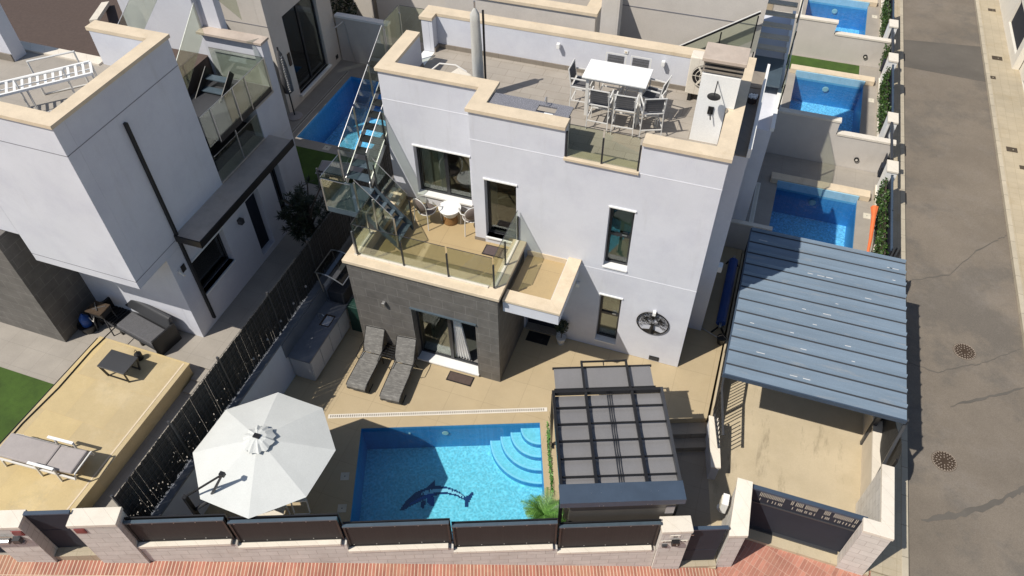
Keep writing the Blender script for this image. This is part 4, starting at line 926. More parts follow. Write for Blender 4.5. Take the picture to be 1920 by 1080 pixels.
# furniture glimpsed below the parasol
T = thing('outdoor_table', 'light folding table half hidden under the white parasol', 'table', tuple(F(-9.0, .95)), A)
w = MB(); fbox(w, -9.35, -8.7, .7, 1.3, .70, .73); w.build('tabletop', 'blockcap', T)
for (a_, b_) in ((-9.3, .75), (-8.75, .75), (-9.3, 1.25), (-8.75, 1.25)): w = MB(); fbox(w, a_-.02, a_+.02, b_-.02, b_+.02, 0, .70); w.build('leg', 'white_metal', T)
T = thing('folding_chair', 'white metal chair poking out at the edge of the parasol', 'chair', tuple(F(-8.35, .95)), A)
w = MB(); fbox(w, -8.55, -8.2, .75, 1.1, .43, .46); w.build('seat', 'white', T); w = MB(); w.bar(F(-8.55, 1.12, .46), F(-8.55, 1.2, .9), .025); w.bar(F(-8.2, 1.12, .46), F(-8.2, 1.2, .9), .025); w.bar(F(-8.55, 1.2, .88), F(-8.2, 1.2, .88), .06); w.build('backrest', 'white_metal', T)
for (a_, b_) in ((-8.53, .78), (-8.22, .78), (-8.53, 1.08), (-8.22, 1.08)): w = MB(); fbox(w, a_-.012, a_+.012, b_-.012, b_+.012, 0, .43); w.build('leg', 'white_metal', T)

# ================================================================== PERGOLA
T = thing('pergola', 'black framed pergola with smoked grey roof panels and blue front fascia beside the pool', 'pergola', tuple(F(-1.5, 1.6)), A); PG = T
def pf(nm, m, *boxes, parent=None, bevel=0):
    mb = MB()
    for b in boxes: fbox(mb, *b)
    return mb.build(nm, m, parent or PG, bevel=bevel)
zt = 2.30; U0, U1, N0, N1 = -2.72, -.24, .24, 2.92
pf('side_beam', 'blackmetal', (U0, U0+.06, .62, N1, zt-.18, zt)); pf('side_beam', 'darkmetal', (U1-.06, U1, .62, N1, zt-.18, zt))
pf('rear_beam', 'blackmetal', (U0+.06, U1-.06, N1-.07, N1, zt-.12, zt))
pf('rafter', 'blackmetal', (-2.0, -1.94, .62, N1-.07, zt-.09, zt-.004)); pf('rafter', 'blackmetal', (-.97, -.91, .62, N1-.07, zt-.09, zt-.004))
for i in range(5):
    n_ = .80+i*.42; pf('purlin', 'blackmetal', (U0+.06, -2.0, n_, n_+.025, zt-.105, zt-.05)); pf('purlin', 'blackmetal', (-1.93, -.97, n_, n_+.025, zt-.09, zt-.05)); pf('purlin', 'blackmetal', (-.90, U1-.06, n_, n_+.025, zt-.09, zt-.05))
pf('centre_track', 'darkmetal', (-1.50, -1.485, .62, N1, zt-.115, zt-.10), (-1.455, -1.44, .62, N1, zt-.115, zt-.10), (-1.41, -1.395, .62, N1, zt-.115, zt-.10))
rp = MB()
def curved(nn0, nn1, z, ua, ub, k=5):
    vs = []
    for i in range(k+1):
        t = i/k
        for u_ in (ua, ub): vs.append(F(u_, nn0+(nn1-nn0)*t, z+.022*sin(pi*t)))
    rp.add(vs, [(2*i, 2*i+1, 2*i+3, 2*i+2) for i in range(k)])
for i in range(-1, 5):
    a0 = max(.62, .815+i*.42); b0 = min(.815+(i+1)*.42, N1-.07)
    for ua, ub in ((U0+.06, U1-.06),): curved(a0, b0, zt-.15, ua, ub)
o = rp.build('roof_panel', 'polycarb', PG, fix=False)
o = pf('rear_panel', 'polycarb', (-2.62, -.38, 2.93, 3.68, zt-.24, zt-.22)); pf('rear_panel_edge', 'blackmetal', (-2.65, -.35, 3.66, 3.70, zt-.25, zt-.20), (-2.65, -.35, 3.06, 3.09, zt-.22, zt-.185))
pf('slide_rail', 'blackmetal', (-2.0, -1.95, 2.92, 3.78, zt-.14, zt-.08)); pf('slide_rail', 'blackmetal', (-.97, -.92, 2.92, 3.78, zt-.14, zt-.08)); pf('slide_rail', 'blackmetal', (-1.95, -.97, 3.75, 3.78, zt-.13, zt-.09), (-1.48, -1.46, 3.66, 3.75, zt-.14, zt-.1))
pf('fascia', 'bluefascia', (U0-.02, U1+.02, .24, .62, zt-.08, zt-.01), (U0-.02, U1+.02, .20, .24, zt-.20, zt-.01))
o = pf('rivets', 'steel', *[(u_-.006, u_+.006, .192, .20, zt-.16, zt-.148) for u_ in (-1.95, -1.87, -.98, -.9)], *[(u_-.006, u_+.006, .4, .412, zt-.011, zt-.004) for u_ in (-2.1, -1.9, -.9, -.75, -1.5)])
for (u_, n_) in ((U0+.03, N1-.03), (U1-.03, N1-.03), (U0+.03, .45), (U1-.03, .45)): pf('post', 'blackmetal', (u_-.035, u_+.035, n_-.035, n_+.035, 0, zt-.16))
pf('foot_plate', 'blackmetal', (U0-.05, U0+.12, N1-.12, N1+.02, 0, .012))
pf('screen_wall', 'browncab', (-2.52, -.34, .34, .40, .1, 1.95)); pf('screen_top', 'skimmer', (-2.56, -.30, .30, .40, 1.95, 1.97)); pf('side_screen', 'darkmetal', (-.31, -.28, .5, 2.8, .15, 2.05))
pf('notice_panel', 'greycushion', (-.52, -.34, .325, .338, 1.45, 1.75))
tv = MB(); rngv = random.Random(8)
for i in range(2): tv.tube([F(-2.78+.02*sin(k*1.3+i), .9+.25*k, 1.2+.12*sin(k*2.1+i*2)+.08*k) for k in range(8)], .006, 4)
tv.build('climbing_cable', 'straw', PG)
gs = MB(); leaf_cloud(gs, (0, 0, 0), (.03, .9, .35), 500, .09, random.Random(12), shell=0)
T = thing('climbing_plant', 'thin green climber on the pool side of the pergola', 'climbing plant', tuple(F(-2.80, 1.9, 0)), A)
gs.v = [Vector((v.x, v.y, v.z+1.2)) for v in gs.v]; gs.build('foliage', 'leaf_palm', T, world=False, fix=False); MB().tube([(0, -.6, 0), (0, -.5, 1.3), (0, .2, 1.5)], .012).build('stem', 'bark', T, world=False)
# palm
T = thing('dwarf_palm', 'small green palm between the pool and the pergola', 'palm', tuple(F(-2.98, .85)), 0); rngp = random.Random(4)
MB().tube([(0, 0, 0), (0, .02, .45)], [.07, .05], 8).build('trunk', 'bark', T, world=False)
fm = MB()
for k in range(26):
    a = 2*pi*k/26+rngp.uniform(-.2, .2); el = rngp.uniform(.35, 1.25); ln = rngp.uniform(.42, .68); prev = Vector((0, .02, .45)); d = Vector((cos(a)*cos(el), sin(a)*cos(el), sin(el)))
    for s_ in range(12):
        nx = prev+d*(ln/12); d = (d+Vector((0, 0, -.105))).normalized(); side = d.cross(Vector((0, 0, 1))).normalized()
        fm.bar(prev, nx, .008)
        L_ = .20*sin(pi*(s_+1.5)/14)
        for sg in (-1, 1):
            for q in (0, .5):
                pb = prev.lerp(nx, q); tip = pb+(side*sg*.85+d*.6+Vector((0, 0, -.18))).normalized()*L_; ww = d*.011
                fm.add([pb-ww, pb+ww, tip], [(0, 1, 2)])
        prev = nx
fm.build('frond', 'leaf_palm', T, world=False, fix=False)

# ================================================================== FRONT WALL
FWT = thing('front_wall', 'stepped pale block wall along the red pavement carrying the ribbed black fence panels', 'wall', tuple(F(-6, 0)), A)
segs = [(-11.30, -9.32, 1.50, 2.36), (-9.32, -7.13, 1.31, 2.22), (-7.13, -4.95, .95, 1.88), (-4.95, -2.75, .73, 1.72), (-2.75, -.62, .50, 1.52)]
bm_ = MB(); cm_ = MB()
for i, (a, b, zc_, zt_) in enumerate(segs):
    fbox(bm_, a, b, 0, .20, -1.2, zc_-.10); fbox(cm_, a+.002, b-.10, -.03, .23, zc_-.10, zc_)
bm_.build('block_wall', 'block', FWT); cm_.build('wall_cap', 'blockcap', FWT, bevel=.006)
for i, (a, b, zc_, zt_) in enumerate(segs):
    T = thing('fence_panel', ['ribbed black fence panel, first from the left, highest on the stepped front wall', 'ribbed black fence panel in front of the parasol mast and table, second from the left', 'ribbed black fence panel in front of the left half of the pool', 'ribbed black fence panel in front of the right half of the pool', 'ribbed black fence panel in front of the pergola, beside the house number pillar'][i], 'fence panel', tuple(F((a+b)/2, .1, zc_)), A, 'ribbed fence panels on the front wall')
    w = MB(); fbox(w, a+.03, b-.05, .085, .10, zc_+.02, zt_-.04); w.build('ribbed_sheet', 'fence', T)
    w = MB(); fbox(w, a+.015, b-.03, .06, .13, zt_-.04, zt_); w.build('top_rail', 'bluemetal', T); w = MB(); fbox(w, a+.03, b-.07, .072, .12, zc_, zc_+.03); w.build('bottom_rail', 'blackmetal', T)
    for k in (a+.02, b-.07): w = MB(); fbox(w, k, k+.04, .066, .125, zc_-.02, zt_-.04); w.build('post', 'blackmetal', T)
    w = MB()
    for q in range(5):
        for z in (zc_+.07, zt_-.09): uq = a+.12+q*(b-a-.3)/4; fbox(w, uq-.01, uq+.01, .078, .085, z-.01, z+.01)
    w.build('screws', 'steel', T)
    if 0 < i+1: w = MB(); fbox(w, a+.01, b-.01, .16, .19, zc_-.35, zt_+.02 if i in (0, 1) else zt_-.02); w.build('privacy_screen', 'blackmetal', T)
def pillar(name, label, u0, u1, n0, n1, zb, zt_, cat='gate pillar', cap=.10):
    T = thing(name, label, cat, tuple(F((u0+u1)/2, (n0+n1)/2, zb)), A)
    w = MB(); fbox(w, u0, u1, n0, n1, zb, zt_-cap); w.build('pillar_body', 'block', T); w = MB(); fbox(w, u0-.02, u1+.02, n0-.02, n1+.02, zt_-cap, zt_); w.build('cap', 'blockcap', T, bevel=.008); return T
NP = pillar('gate_pillar', 'pale block pillar with house number 30 and doorbell beside the small front gate', -.61, 0, -.05, .26, -1.2, 1.42)
LP = pillar('gate_pillar', 'wide pale block pillar with a dark red tile right of the left hand gate', -12.22, -11.31, -.05, .28, -.6, 2.60)
LP2 = pillar('gate_pillar', 'pale block pillar with doorbell and dark red tile left of the left hand gate', -13.9, -13.14, -.05, .28, -.3, 2.62)
def plate(parent, nm, u0, u1, z0, z1, m, n=-.055, t=.012): w = MB(); fbox(w, u0, u1, n-t, n, z0, z1); return w.build(nm, m, parent)
T = thing('number_plate', 'small plate reading 30 on the pillar by the front gate', 'number plate', tuple(F(-.32, -.05, 1.16)), A)
plate(T, 'plate', -.43, -.22, 1.11, 1.22, 'signwhite', -.051); text_mb('30', .10, F(-.325, -.063, 1.165), FD, (0, 0, 1), .003, .002).build('lettering', 'blackmetal', T, fix=False)
T = thing('street_name_plate', 'street name plate with black letters partly hidden by the doorbell', 'name plate', tuple(F(-.3, -.05, .93)), A)
plate(T, 'plate', -.60, -.03, .885, .975, 'signwhite', -.051); text_mb('INSE', .085, F(-.47, -.063, .93), FD, (0, 0, 1), .003, .002).build('lettering', 'blackmetal', T, fix=False); text_mb('CA', .085, F(-.12, -.063, .93), FD, (0, 0, 1), .003, .002).build('lettering', 'blackmetal', T, fix=False)
T = thing('doorbell', 'black doorbell intercom box with hood on the number pillar', 'doorbell', tuple(F(-.3, -.08, .95)), A)
plate(T, 'box', -.38, -.22, .90, 1.04, 'blackmetal', -.064, .09); plate(T, 'button', -.29, -.27, .96, .98, 'signwhite', -.154, .006); plate(T, 'shelf', -.37, -.25, .82, .86, 'greycushion', -.064, .05)
T = thing('letterbox', 'tiny dark keypad on the number pillar below the street name', 'keypad', tuple(F(-.5, -.08, .78)), A); plate(T, 'box', -.55, -.44, .74, .81, 'darkmetal', -.052, .05); plate(T, 'lens', -.52, -.47, .76, .79, 'blackmetal', -.102, .004)
for uu, lb in ((-12.06, 'dark red square tile on the pillar right of the left hand gate'), (-13.26, 'dark red square tile above the doorbell of the far left pillar')):
    T = thing('red_tile', lb, 'wall tile', tuple(F(uu, -.06, 2.38)), A); plate(T, 'tile', uu-.10, uu+.10, 2.27, 2.44, 'red', -.051, .02); plate(T, 'tile_inset', uu-.075, uu+.075, 2.30, 2.41, 'red', -.071, .004)
T = thing('doorbell', 'brown doorbell box and grey tube letterbox on the far left pillar', 'doorbell', tuple(F(-13.4, -.06, 2.1)), A); plate(T, 'box', -13.42, -13.28, 2.08, 2.22, 'darkmetal', -.052, .10); plate(T, 'shelf', -13.40, -13.27, 1.97, 2.04, 'greycushion', -.052, .06)
w = MB(); w.tube([F(-14.3, -.14, 2.2), F(-13.45, -.14, 2.2)], .06, 14); w.build('tube_letterbox', 'steel', T)
# small gate
T = thing('front_gate', 'dark grey pedestrian gate between the number pillar and the white wall end', 'gate', tuple(F(.4, .1, G)), A)
w = MB(); fbox(w, .04, .80, .10, .14, -.45, .10); fbox(w, .04, .80, .10, .135, .12, 1.10); w.build('gate_panel', 'gatepanel', T); w = MB(); fbox(w, .02, .84, .08, .16, 1.10, 1.15); w.build('top_rail', 'bluefascia', T); w = MB(); fbox(w, .06, .12, .05, .10, .95, .98); w.build('latch', 'steel', T)
w = MB(); fbox(w, .0, .86, -.02, .2, -.9, -.50); w.build('threshold', 'walk', T)
T = thing('left_gate', 'dark grey pedestrian gate of the neighbour plot between the two left pillars', 'gate', tuple(F(-12.7, .1, 1)), A)
w = MB(); fbox(w, -13.12, -12.24, .18, .22, 1.15, 1.95); fbox(w, -13.12, -12.24, .18, .215, 1.97, 2.62); w.build('gate_panel', 'gatepanel', T); w = MB(); fbox(w, -13.12, -12.24, .16, .24, 2.62, 2.66); w.build('top_rail', 'bluefascia', T); w = MB(); fbox(w, -13.13, -12.23, 0, .25, .5, 1.12); w.build('threshold', 'walk', T)
T = thing('left_gate', 'slice of a dark garage gate at the bottom left edge', 'gate', tuple(F(-15, .1, 1)), A)
w = MB(); fbox(w, -16.5, -13.92, .18, .22, 1.1, 2.5); w.build('gate_panel', 'gatepanel', T); w = MB(); fbox(w, -16.5, -13.92, .17, .23, 2.5, 2.55); w.build('top_rail', 'bluefascia', T)
# right side wall: stub, long wall and pillar by the driveway gate
T = thing('entry_wall', 'pale wall with cream cap between the small gate and the driveway gate', 'wall', (1.9, -4.2, G))
bb = MB(); c2 = MB()
p0, p1 = F(.86, 0), F(1.22, 0)
bb.hexa([(p0.x, p0.y, -1), (p1.x, p1.y, -1), (2.08, -3.6, -1), (1.82, -3.6, -1)], [(p0.x, p0.y, .92), (p1.x, p1.y, .92), (2.08, -3.6, 1.2), (1.82, -3.6, 1.2)])
bb.build('block_wall', 'block', T)
c2.hexa([(p0.x-.02, p0.y-.03, .92), (p1.x+.03, p1.y-.02, .92), (2.12, -3.56, 1.2), (1.79, -3.56, 1.2)], [(p0.x-.02, p0.y-.03, 1.02), (p1.x+.03, p1.y-.02, 1.02), (2.12, -3.56, 1.3), (1.79, -3.56, 1.3)]); c2.build('cap', 'blockcap', T, bevel=.006)
T = thing('meter_box', 'small round topped white box on the inner face of the entry wall', 'meter box', (1.72, -3.85, .5)); MB().box(1.62, 1.76, -3.98, -3.70, .35, .75).tube([(1.66, -3.84, .35), (1.66, -3.84, .30)], .1, 12).build('box', 'white', T, bevel=.01); MB().box(1.60, 1.62, -3.95, -3.73, .4, .7).build('lid', 'skimmer', T)
T = thing('gate_pillar', 'cream pillar and wall return at the right end of the driveway gate', 'gate pillar', (4.8, -3.5, G))
MB().box(4.42, 4.99, -3.92, -3.66, -1, 1.2).box(4.77, 4.99, -3.659, -2.22, -1, 1.2).build('pillar_body', 'block', T)
MB().box(4.40, 5.01, -3.95, -3.64, 1.2, 1.3).box(4.75, 5.01, -3.639, -2.20, 1.2, 1.3).build('cap', 'blockcap', T, bevel=.008)
T = thing('sliding_gate', 'long dark grey driveway gate with punched slot pattern near its top', 'gate', (3.3, -3.6, G))
gt = MB().box(2.12, 4.50, -3.62, -3.58, -.45, .62).build('gate_panel', 'gatepanel', T)
gt = MB().box(2.12, 4.50, -3.615, -3.585, .64, 1.14).build('upper_panel', 'gatepanel', T)
MB().box(2.10, 4.52, -3.65, -3.55, 1.14, 1.20).build('top_rail', 'bluefascia', T); MB().box(2.12, 4.5, -3.64, -3.56, .615, .645).build('mid_rail', 'darkmetal', T)
ss = MB(); rngg = random.Random(6)
for k in range(62):
    x = 2.35+k*.033
    if 2.9 < x < 3.0 or 3.55 < x < 3.68: continue
    if rngg.random() < .85: ss.box(x, x+.011, -3.619, -3.615, .92, 1.08)
    if rngg.random() < .55: ss.box(x, x+.011, -3.619, -3.615, .74, .84)
ss.build('slot_pattern', 'skimmer', T); MB().box(4.44, 4.5, -3.68, -3.62, .2, .3).build('lock', 'blackmetal', T); MB().box(2.15, 4.4, -3.66, -3.54, G+.0, G+.05).build('track', 'darkmetal', T)

# ================================================================== DRIVEWAY RAIL, CARPORT
T = thing('stair_side_wall', 'low rendered wall with cream cap beside the entry steps', 'wall', (1.2, -2, G))
MB().hexa([(1.04, -1.50, -1), (1.22, -1.50, -1), (1.50, -2.66, -1), (1.32, -2.70, -1)], [(1.04, -1.50, .28), (1.22, -1.50, .28), (1.50, -2.66, .02), (1.32, -2.70, .02)]).build('wall', 'render', T)
MB().hexa([(1.01, -1.48, .28), (1.25, -1.48, .28), (1.53, -2.68, .02), (1.30, -2.74, .02)], [(1.01, -1.48, .34), (1.25, -1.48, .34), (1.53, -2.68, .08), (1.30, -2.74, .08)]).build('cap', 'blockcap', T)
MB().box(1.07, 1.2, -1.499, 5.0, -1, .02).build('retaining_edge', 'drive', T)
T = thing('driveway_railing', 'black barred railing dividing the terrace from the sunken driveway', 'railing', (1.1, 1, 0))
rl = MB(); rl.bar((1.13, 4.9, 1.0), (1.13, -1.05, 1.0), .05); rl.bar((1.13, -1.05, 1.0), (1.38, -2.25, .78), .05); rl.bar((1.13, 4.9, .12), (1.13, -1.45, .12), .035); rl.bar((1.13, -1.45, .40), (1.38, -2.25, .22), .035); rl.build('handrail', 'darkmetal', T)
bars = MB(); y = 4.85
while y > -1.5: bars.bar((1.13, y, .1), (1.13, y, 1.0), .018); y -= .11
for k in range(1, 8): t = k/8; bars.bar((1.13+.25*t, -1.45-.8*t, .35-.16*t), (1.13+.25*t, -1.45-.8*t, .92-.14*t), .018)
bars.build('balusters', 'blackmetal', T)
for y in (4.9, 2.9, .9, -1.05): MB().bar((1.13, y, .0), (1.13, y, 1.02), .045).build('post', 'blackmetal', T)
T = thing('carport', 'carport with faded blue ribbed metal roof over the driveway', 'carport', (3, 1, G))
x0, x1, y0, y1 = 1.03, 4.95, -1.57, 3.57
rfm = MB(); seam = MB(); nst = 12; st_ = (y1-y0)/nst
for k in range(nst):
    a, b = y0+k*st_, y0+(k+1)*st_
    rfm.box(x0, x1, a, b-.02, 2.165, 2.19)
    rfm.hexa([(x0, b-.09, 2.188), (x1, b-.09, 2.188), (x1, b-.02, 2.188), (x0, b-.02, 2.188)], [(x0, b-.06, 2.26), (x1, b-.06, 2.26), (x1, b-.03, 2.26), (x0, b-.03, 2.26)])
    seam.box(x0, x1, b-.019, b+.015, 2.16, 2.206).box(x0, x1, b-.135, b-.088, 2.189, 2.194)
rfm.build('roof_sheet', 'carport', T); seam.build('sheet_joint', 'darkmetal', T)
wp = MB(); rw = random.Random(21)
for k in range(20):
    i = rw.randrange(1, 12); x = rw.uniform(x0+.1, x1-.3); yb = y0+i*st_
    wp.box(x, x+rw.uniform(.06, .24), yb-.056, yb-.034, 2.2602, 2.2615)
wp.build('worn_paint', 'carport_worn', T)
MB().box(x0, x1, y0-.03, y0, 2.10, 2.22).box(x0-.03, x0, y0-.03, y1, 2.08, 2.20).build('edge_trim', 'bluefascia', T)
for y in (-1.3, .5, 2.2, 3.4): MB().box(x0+.02, x1-.05, y-.04, y+.04, 2.06, 2.16).build('roof_beam', 'darkmetal', T)
for (x, y) in ((4.86, -.45), (4.86, 3.3), (1.18, 3.3), (1.18, .1)): MB().box(x-.05, x+.05, y-.05, y+.05, G, 2.06).build('post', 'darkmetal', T)
MB().bar((4.86, -2.15, .35), (5.0, -1.45, 2.1), .06).build('brace', 'darkmetal', T); MB().bar((5.3, -1.9, -.3), (5.0, -1.45, 2.1), .02).build('rod', 'darkmetal', T) if False else None
MB().box(4.82, 4.92, -2.24, -2.12, .28, .42).build('brace_bracket', 'blackmetal', T)
T = thing('street_side_wall', 'low cream capped wall along the driveway with dark privacy sheeting', 'wall', (4.95, 1, G))
MB().box(4.86, 5.06, -2.19, 5.0, -1.5, .30).build('wall', 'warm', T); MB().box(4.83, 5.08, -2.19, 5.0, .30, .36).build('cap', 'blockcap', T)
vs = MB(); n = 30
for k in range(n+1):
    y = -2.15+k*(7.1/n)
    for z in (0, 1): vs.v.append(Vector((5.03+.03*sin(k*1.1)+z*.05*sin(k*.7), y, .36 if z == 0 else 1.42+.05*sin(k*.9))))
for k in range(n): vs.f.append((2*k, 2*k+2, 2*k+3, 2*k+1))
o = vs.build('privacy_sheet', 'mesh_fence', T, fix=False); sd = o.modifiers.new('t', 'SOLIDIFY'); sd.thickness = .006
for y in (-2.1, -.3, 1.5, 3.3, 4.9): MB().bar((5.0, y, .3), (5.0, y, 1.45), .04).build('post', 'blackmetal', T)
# side passage things
T = thing('rolled_pool_cover', 'blue rolled pool cover on its reel in the shaded side passage', 'pool cover', (.86, 2.8, 0))
rc = MB(); rc.tube([(.84, 1.62, .32), (.84, 4.15, .32)], .13, 16); rc.build('roll', 'cover', T, smooth=False); MB().tube([(.84, 1.45, .32), (.84, 4.35, .32)], .035).build('axle', 'steel', T)
for y in (1.5, 4.3): MB().bar((.66, y, 0), (.84, y, .34), .04).bar((1.02, y, 0), (.84, y, .34), .04).build('reel_stand', 'blackmetal', T)
T = thing('waste_bin', 'small black tub near the end of the rolled pool cover', 'tub', (.95, 1.2, 0)); MB().lathe([(.09, 0), (.12, .22), (.13, .23), (.11, .21)], (0, 0, 0), 14).build('tub', 'blackmetal', T, world=False); MB().tube([(-.12, 0, .22), (0, 0, .34), (.12, 0, .22)], .006).build('handle', 'steel', T, world=False)
T = thing('pole', 'white tipped pole lying across the side passage', 'pole', (.8, 1.35, 0)); MB().tube([(.35, 1.55, .03), (1.05, 1.25, .03)], .015).build('pole_tube', 'steel', T); MB().tube([(.33, 1.56, .03), (.36, 1.545, .03)], .022).build('tip', 'white', T)
T = thing('wall_lamp', 'small box lamp on the side annex wall facing the passage', 'wall lamp', (.40, 2.0, 2.0)); MB().box(.385, .50, 1.9, 2.1, 1.9, 2.1).build('lamp_body', 'white', T, bevel=.01); MB().box(.42, .47, 1.95, 2.05, 1.885, 1.9).build('lens', 'signwhite', T)

# ================================================================== STREET
def manhole(x, y, z, label, r=.30):
    T = thing('manhole_cover', label, 'manhole cover', (x, y, z)); MB().lathe([(r, 0), (r, .006), (r-.03, .008)], (0, 0, 0), 36).build('lid', 'rust', T, world=False)
    pt = MB()
    for q, rr_ in enumerate((.10, .17, .24)):
        m_ = int(8+q*8)
        for k in range(m_):
            a = 2*pi*k/m_; pt.bar((rr_*cos(a), rr_*sin(a), .010), ((rr_+.035)*cos(a), (rr_+.035)*sin(a), .010), .022, .006)
    pt.tube([(.285*cos(2*pi*i/36), .285*sin(2*pi*i/36), .008) for i in range(36)], .008, 5, closed=True); pt.build('pattern', 'ironlight', T, world=False)
manhole(7.52, 3.66, -.68, 'rusty round manhole cover on the road beside the carport'); manhole(6.85, -.22, -.68, 'patterned round manhole cover on the road nearer the front corner')
for (x, y, s_, lb) in ((9.62, 20.6, .28, 'largest dark service lid on the opposite sidewalk'), (9.30, 18.95, .2, 'small service lid just below the largest one on the opposite sidewalk'), (9.74, 25.0, .22, 'service lid on the opposite sidewalk, second from the top edge'), (9.75, 27.6, .22, 'service lid on the opposite sidewalk cut by the top edge'), (9.60, 14.0, .26, 'dark service lid on the opposite sidewalk level with the second rear pool'), (9.9, 13.0, .2, 'dark service lid at the right edge of the picture')):
    T = thing('service_lid', lb, 'service lid', (x, y, -.575)); MB().box(x-s_*.7, x+s_*.7, y-s_*.55, y+s_*.55, -.575, -.567).build('lid', 'boxlid', T); MB().box(x+.02, x+.06, y-.02, y+.02, -.567, -.562).build('keyhole', 'kerb', T)
T = thing('tactile_slab', 'cream gridded paving slab at the kerb by the driveway corner', 'paving slab', (5.4, -4.4, -.6)); MB().box(5.16, 5.79, -5.6, -3.78, -.63, -.60).build('slab', 'walk', T)
for (x, y, lb) in ((5.45, 15.6, 'brown service lid on the near sidewalk by the second hedge'), (5.3, 8.3, 'brown service lid on the near sidewalk by the orange parasol'), (5.4, 11.9, 'brown service lid on the near sidewalk beneath the black sliding gate')):
    T = thing('service_lid', lb, 'service lid', (x, y, -.57)); MB().box(x-.13, x+.13, y-.2, y+.2, -.57, -.562).build('lid', 'boxlid', T); MB().box(x-.02, x+.02, y-.03, y+.03, -.562, -.558).build('keyhole', 'kerb', T)

# ================================================================== REAR PLOTS (right)
def far_pool(pn0, pn1, label, ripple, bench):
    T = thing('rear_pool', label, 'swimming pool', (3, (pn0+pn1)/2, -.1), 0, 'blue pools of the houses behind'); q0, q1, a0, a1 = 1.70, 4.25, 1.75, 4.30
    d = MB(); z = -1.25
    e = .005; d.box(q0-.02, q1+.02, pn0-.02, pn0+e, z, -.13)
    d.hexa([(q0-.02, pn0+e, z), (q0+e, pn0+e, z), (a0+e, pn1-e, z), (a0-.02, pn1-e, z)], [(q0-.02, pn0+e, -.13), (q0+e, pn0+e, -.13), (a0+e, pn1-e, -.13), (a0-.02, pn1-e, -.13)])
    d.hexa([(q1-e, pn0+e, z), (q1+.02, pn0+e, z), (a1+.02, pn1-e, z), (a1-e, pn1-e, z)], [(q1-e, pn0+e, -.13), (q1+.02, pn0+e, -.13), (a1+.02, pn1-e, -.13), (a1-e, pn1-e, -.13)])
    d.box(a0-.02, a1+.02, pn1-e, pn1+.02, z, -.30); d.build('pool_wall', 'far_wall', T)
    MB().box(a0-.02, a1+.02, pn1-.006, pn1+.03, -.30, .06).build('waterline_band', 'band', T)
    MB().box(q0-.02, a1+.02, pn0-.02, pn1+.02, z-.05, z).build('pool_floor', 'far_floor', T)
    MB().box(a0-.25, a1+.35, pn1+.03, pn1+.38, -.1, .10).build('raised_coping', 'coping', T, bevel=.01)
    MB().add([(q0, pn0, -.22), (q1, pn0, -.22), (a1, pn1, -.22), (a0, pn1, -.22)], [(0, 1, 2, 3)]).build('water_surface', 'water_deep', T, fix=False)
    l_ = MB().lathe([(.001, 0), (.10, 0), (.12, .015), (.09, .03), (.001, .03)], (0, 0, 0), 20).build('pool_light', 'signwhite', T, world=False); l_.location = (0, (pn1-pn0)/2-.03, -.42); l_.rotation_euler = (R(90), 0, 0)
    return T
far_pool(5.9, 8.7, 'nearest rear pool, beside the carport roof, with choppy bright ripples', 1, 0)
far_pool(12.2, 15.9, 'middle rear pool with calm water between two grey dividing walls', 0, 1)
far_pool(19.5, 22.6, 'furthest rear pool cut by the top edge of the picture', 1, 1)
for k, (x, y, lb) in enumerate(((4.62, 8.0, 'cream skimmer lid beside the nearest rear pool'), (4.60, 14.9, 'cream skimmer lid at the far corner of the middle rear pool'), (4.55, 12.3, 'cream skimmer lid at the near corner of the middle rear pool'), (4.6, 21.7, 'cream skimmer lid beside the furthest rear pool'))):
    T = thing('skimmer_lid', lb, 'lid', (x, y, -.1), 0, 'skimmer lids beside the rear pools'); MB().box(x-.11, x+.11, y-.13, y+.13, -.1, -.09).build('lid', 'skimmer', T); MB().box(x-.012, x+.012, y-.012, y+.012, -.09, -.087).build('knob', 'blackmetal', T)
for (x, y, lb) in ((1.15, 7.6, 'pale paving strip in the shade left of the nearest rear pool'), (1.35, 14.3, 'pale paving strip left of the middle rear pool'), (1.5, 21.9, 'pale paving strip left of the furthest rear pool')):
    T = thing('drain_strip', lb, 'drain', (x, y, -.1)); MB().box(x-.07, x+.07, y-1.3, y+1.0, -.1, -.09).build('strip', 'signwhite', T); MB().box(x-.035, x+.035, y-1.25, y+.95, -.09, -.087).build('grille', 'skimmer', T)
def divider(y, label, zl=1.62, zr=1.15, xs=3.2):
    T = thing('dividing_wall', label, 'wall', (3, y, -.3), 0, 'walls between the rear plots')
    MB().box(.4, xs, y, y+.2, -.6, zl-.07).box(xs+.001, 5.0, y, y+.2, -.6, zr-.07).build('wall', 'render_old', T)
    MB().box(.38, xs+.03, y-.02, y+.22, zl-.07, zl).box(xs+.031, 5.08, y-.02, y+.22, zr-.07, zr).build('cap', 'blockcap', T)
divider(10.4, 'grey rendered dividing wall behind the nearest rear pool, partly in shadow'); divider(17.4, 'grey rendered dividing wall behind the middle rear pool', 1.5, 1.05, 2.8); divider(24.4, 'grey rendered dividing wall behind the furthest rear pool')
T = thing('passage_wall', 'grey low wall closing the side passage behind the rolled pool cover', 'wall', (1.2, 5.1, 0)); MB().box(.42, 1.7, 5.08, 5.2, -1, .95).box(1.7, 5.0, 5.08, 5.2, -1, .0).build('wall', 'render_old', T); MB().box(.42, 1.7, 5.06, 5.22, .95, 1.0).build('cap', 'blockcap', T)
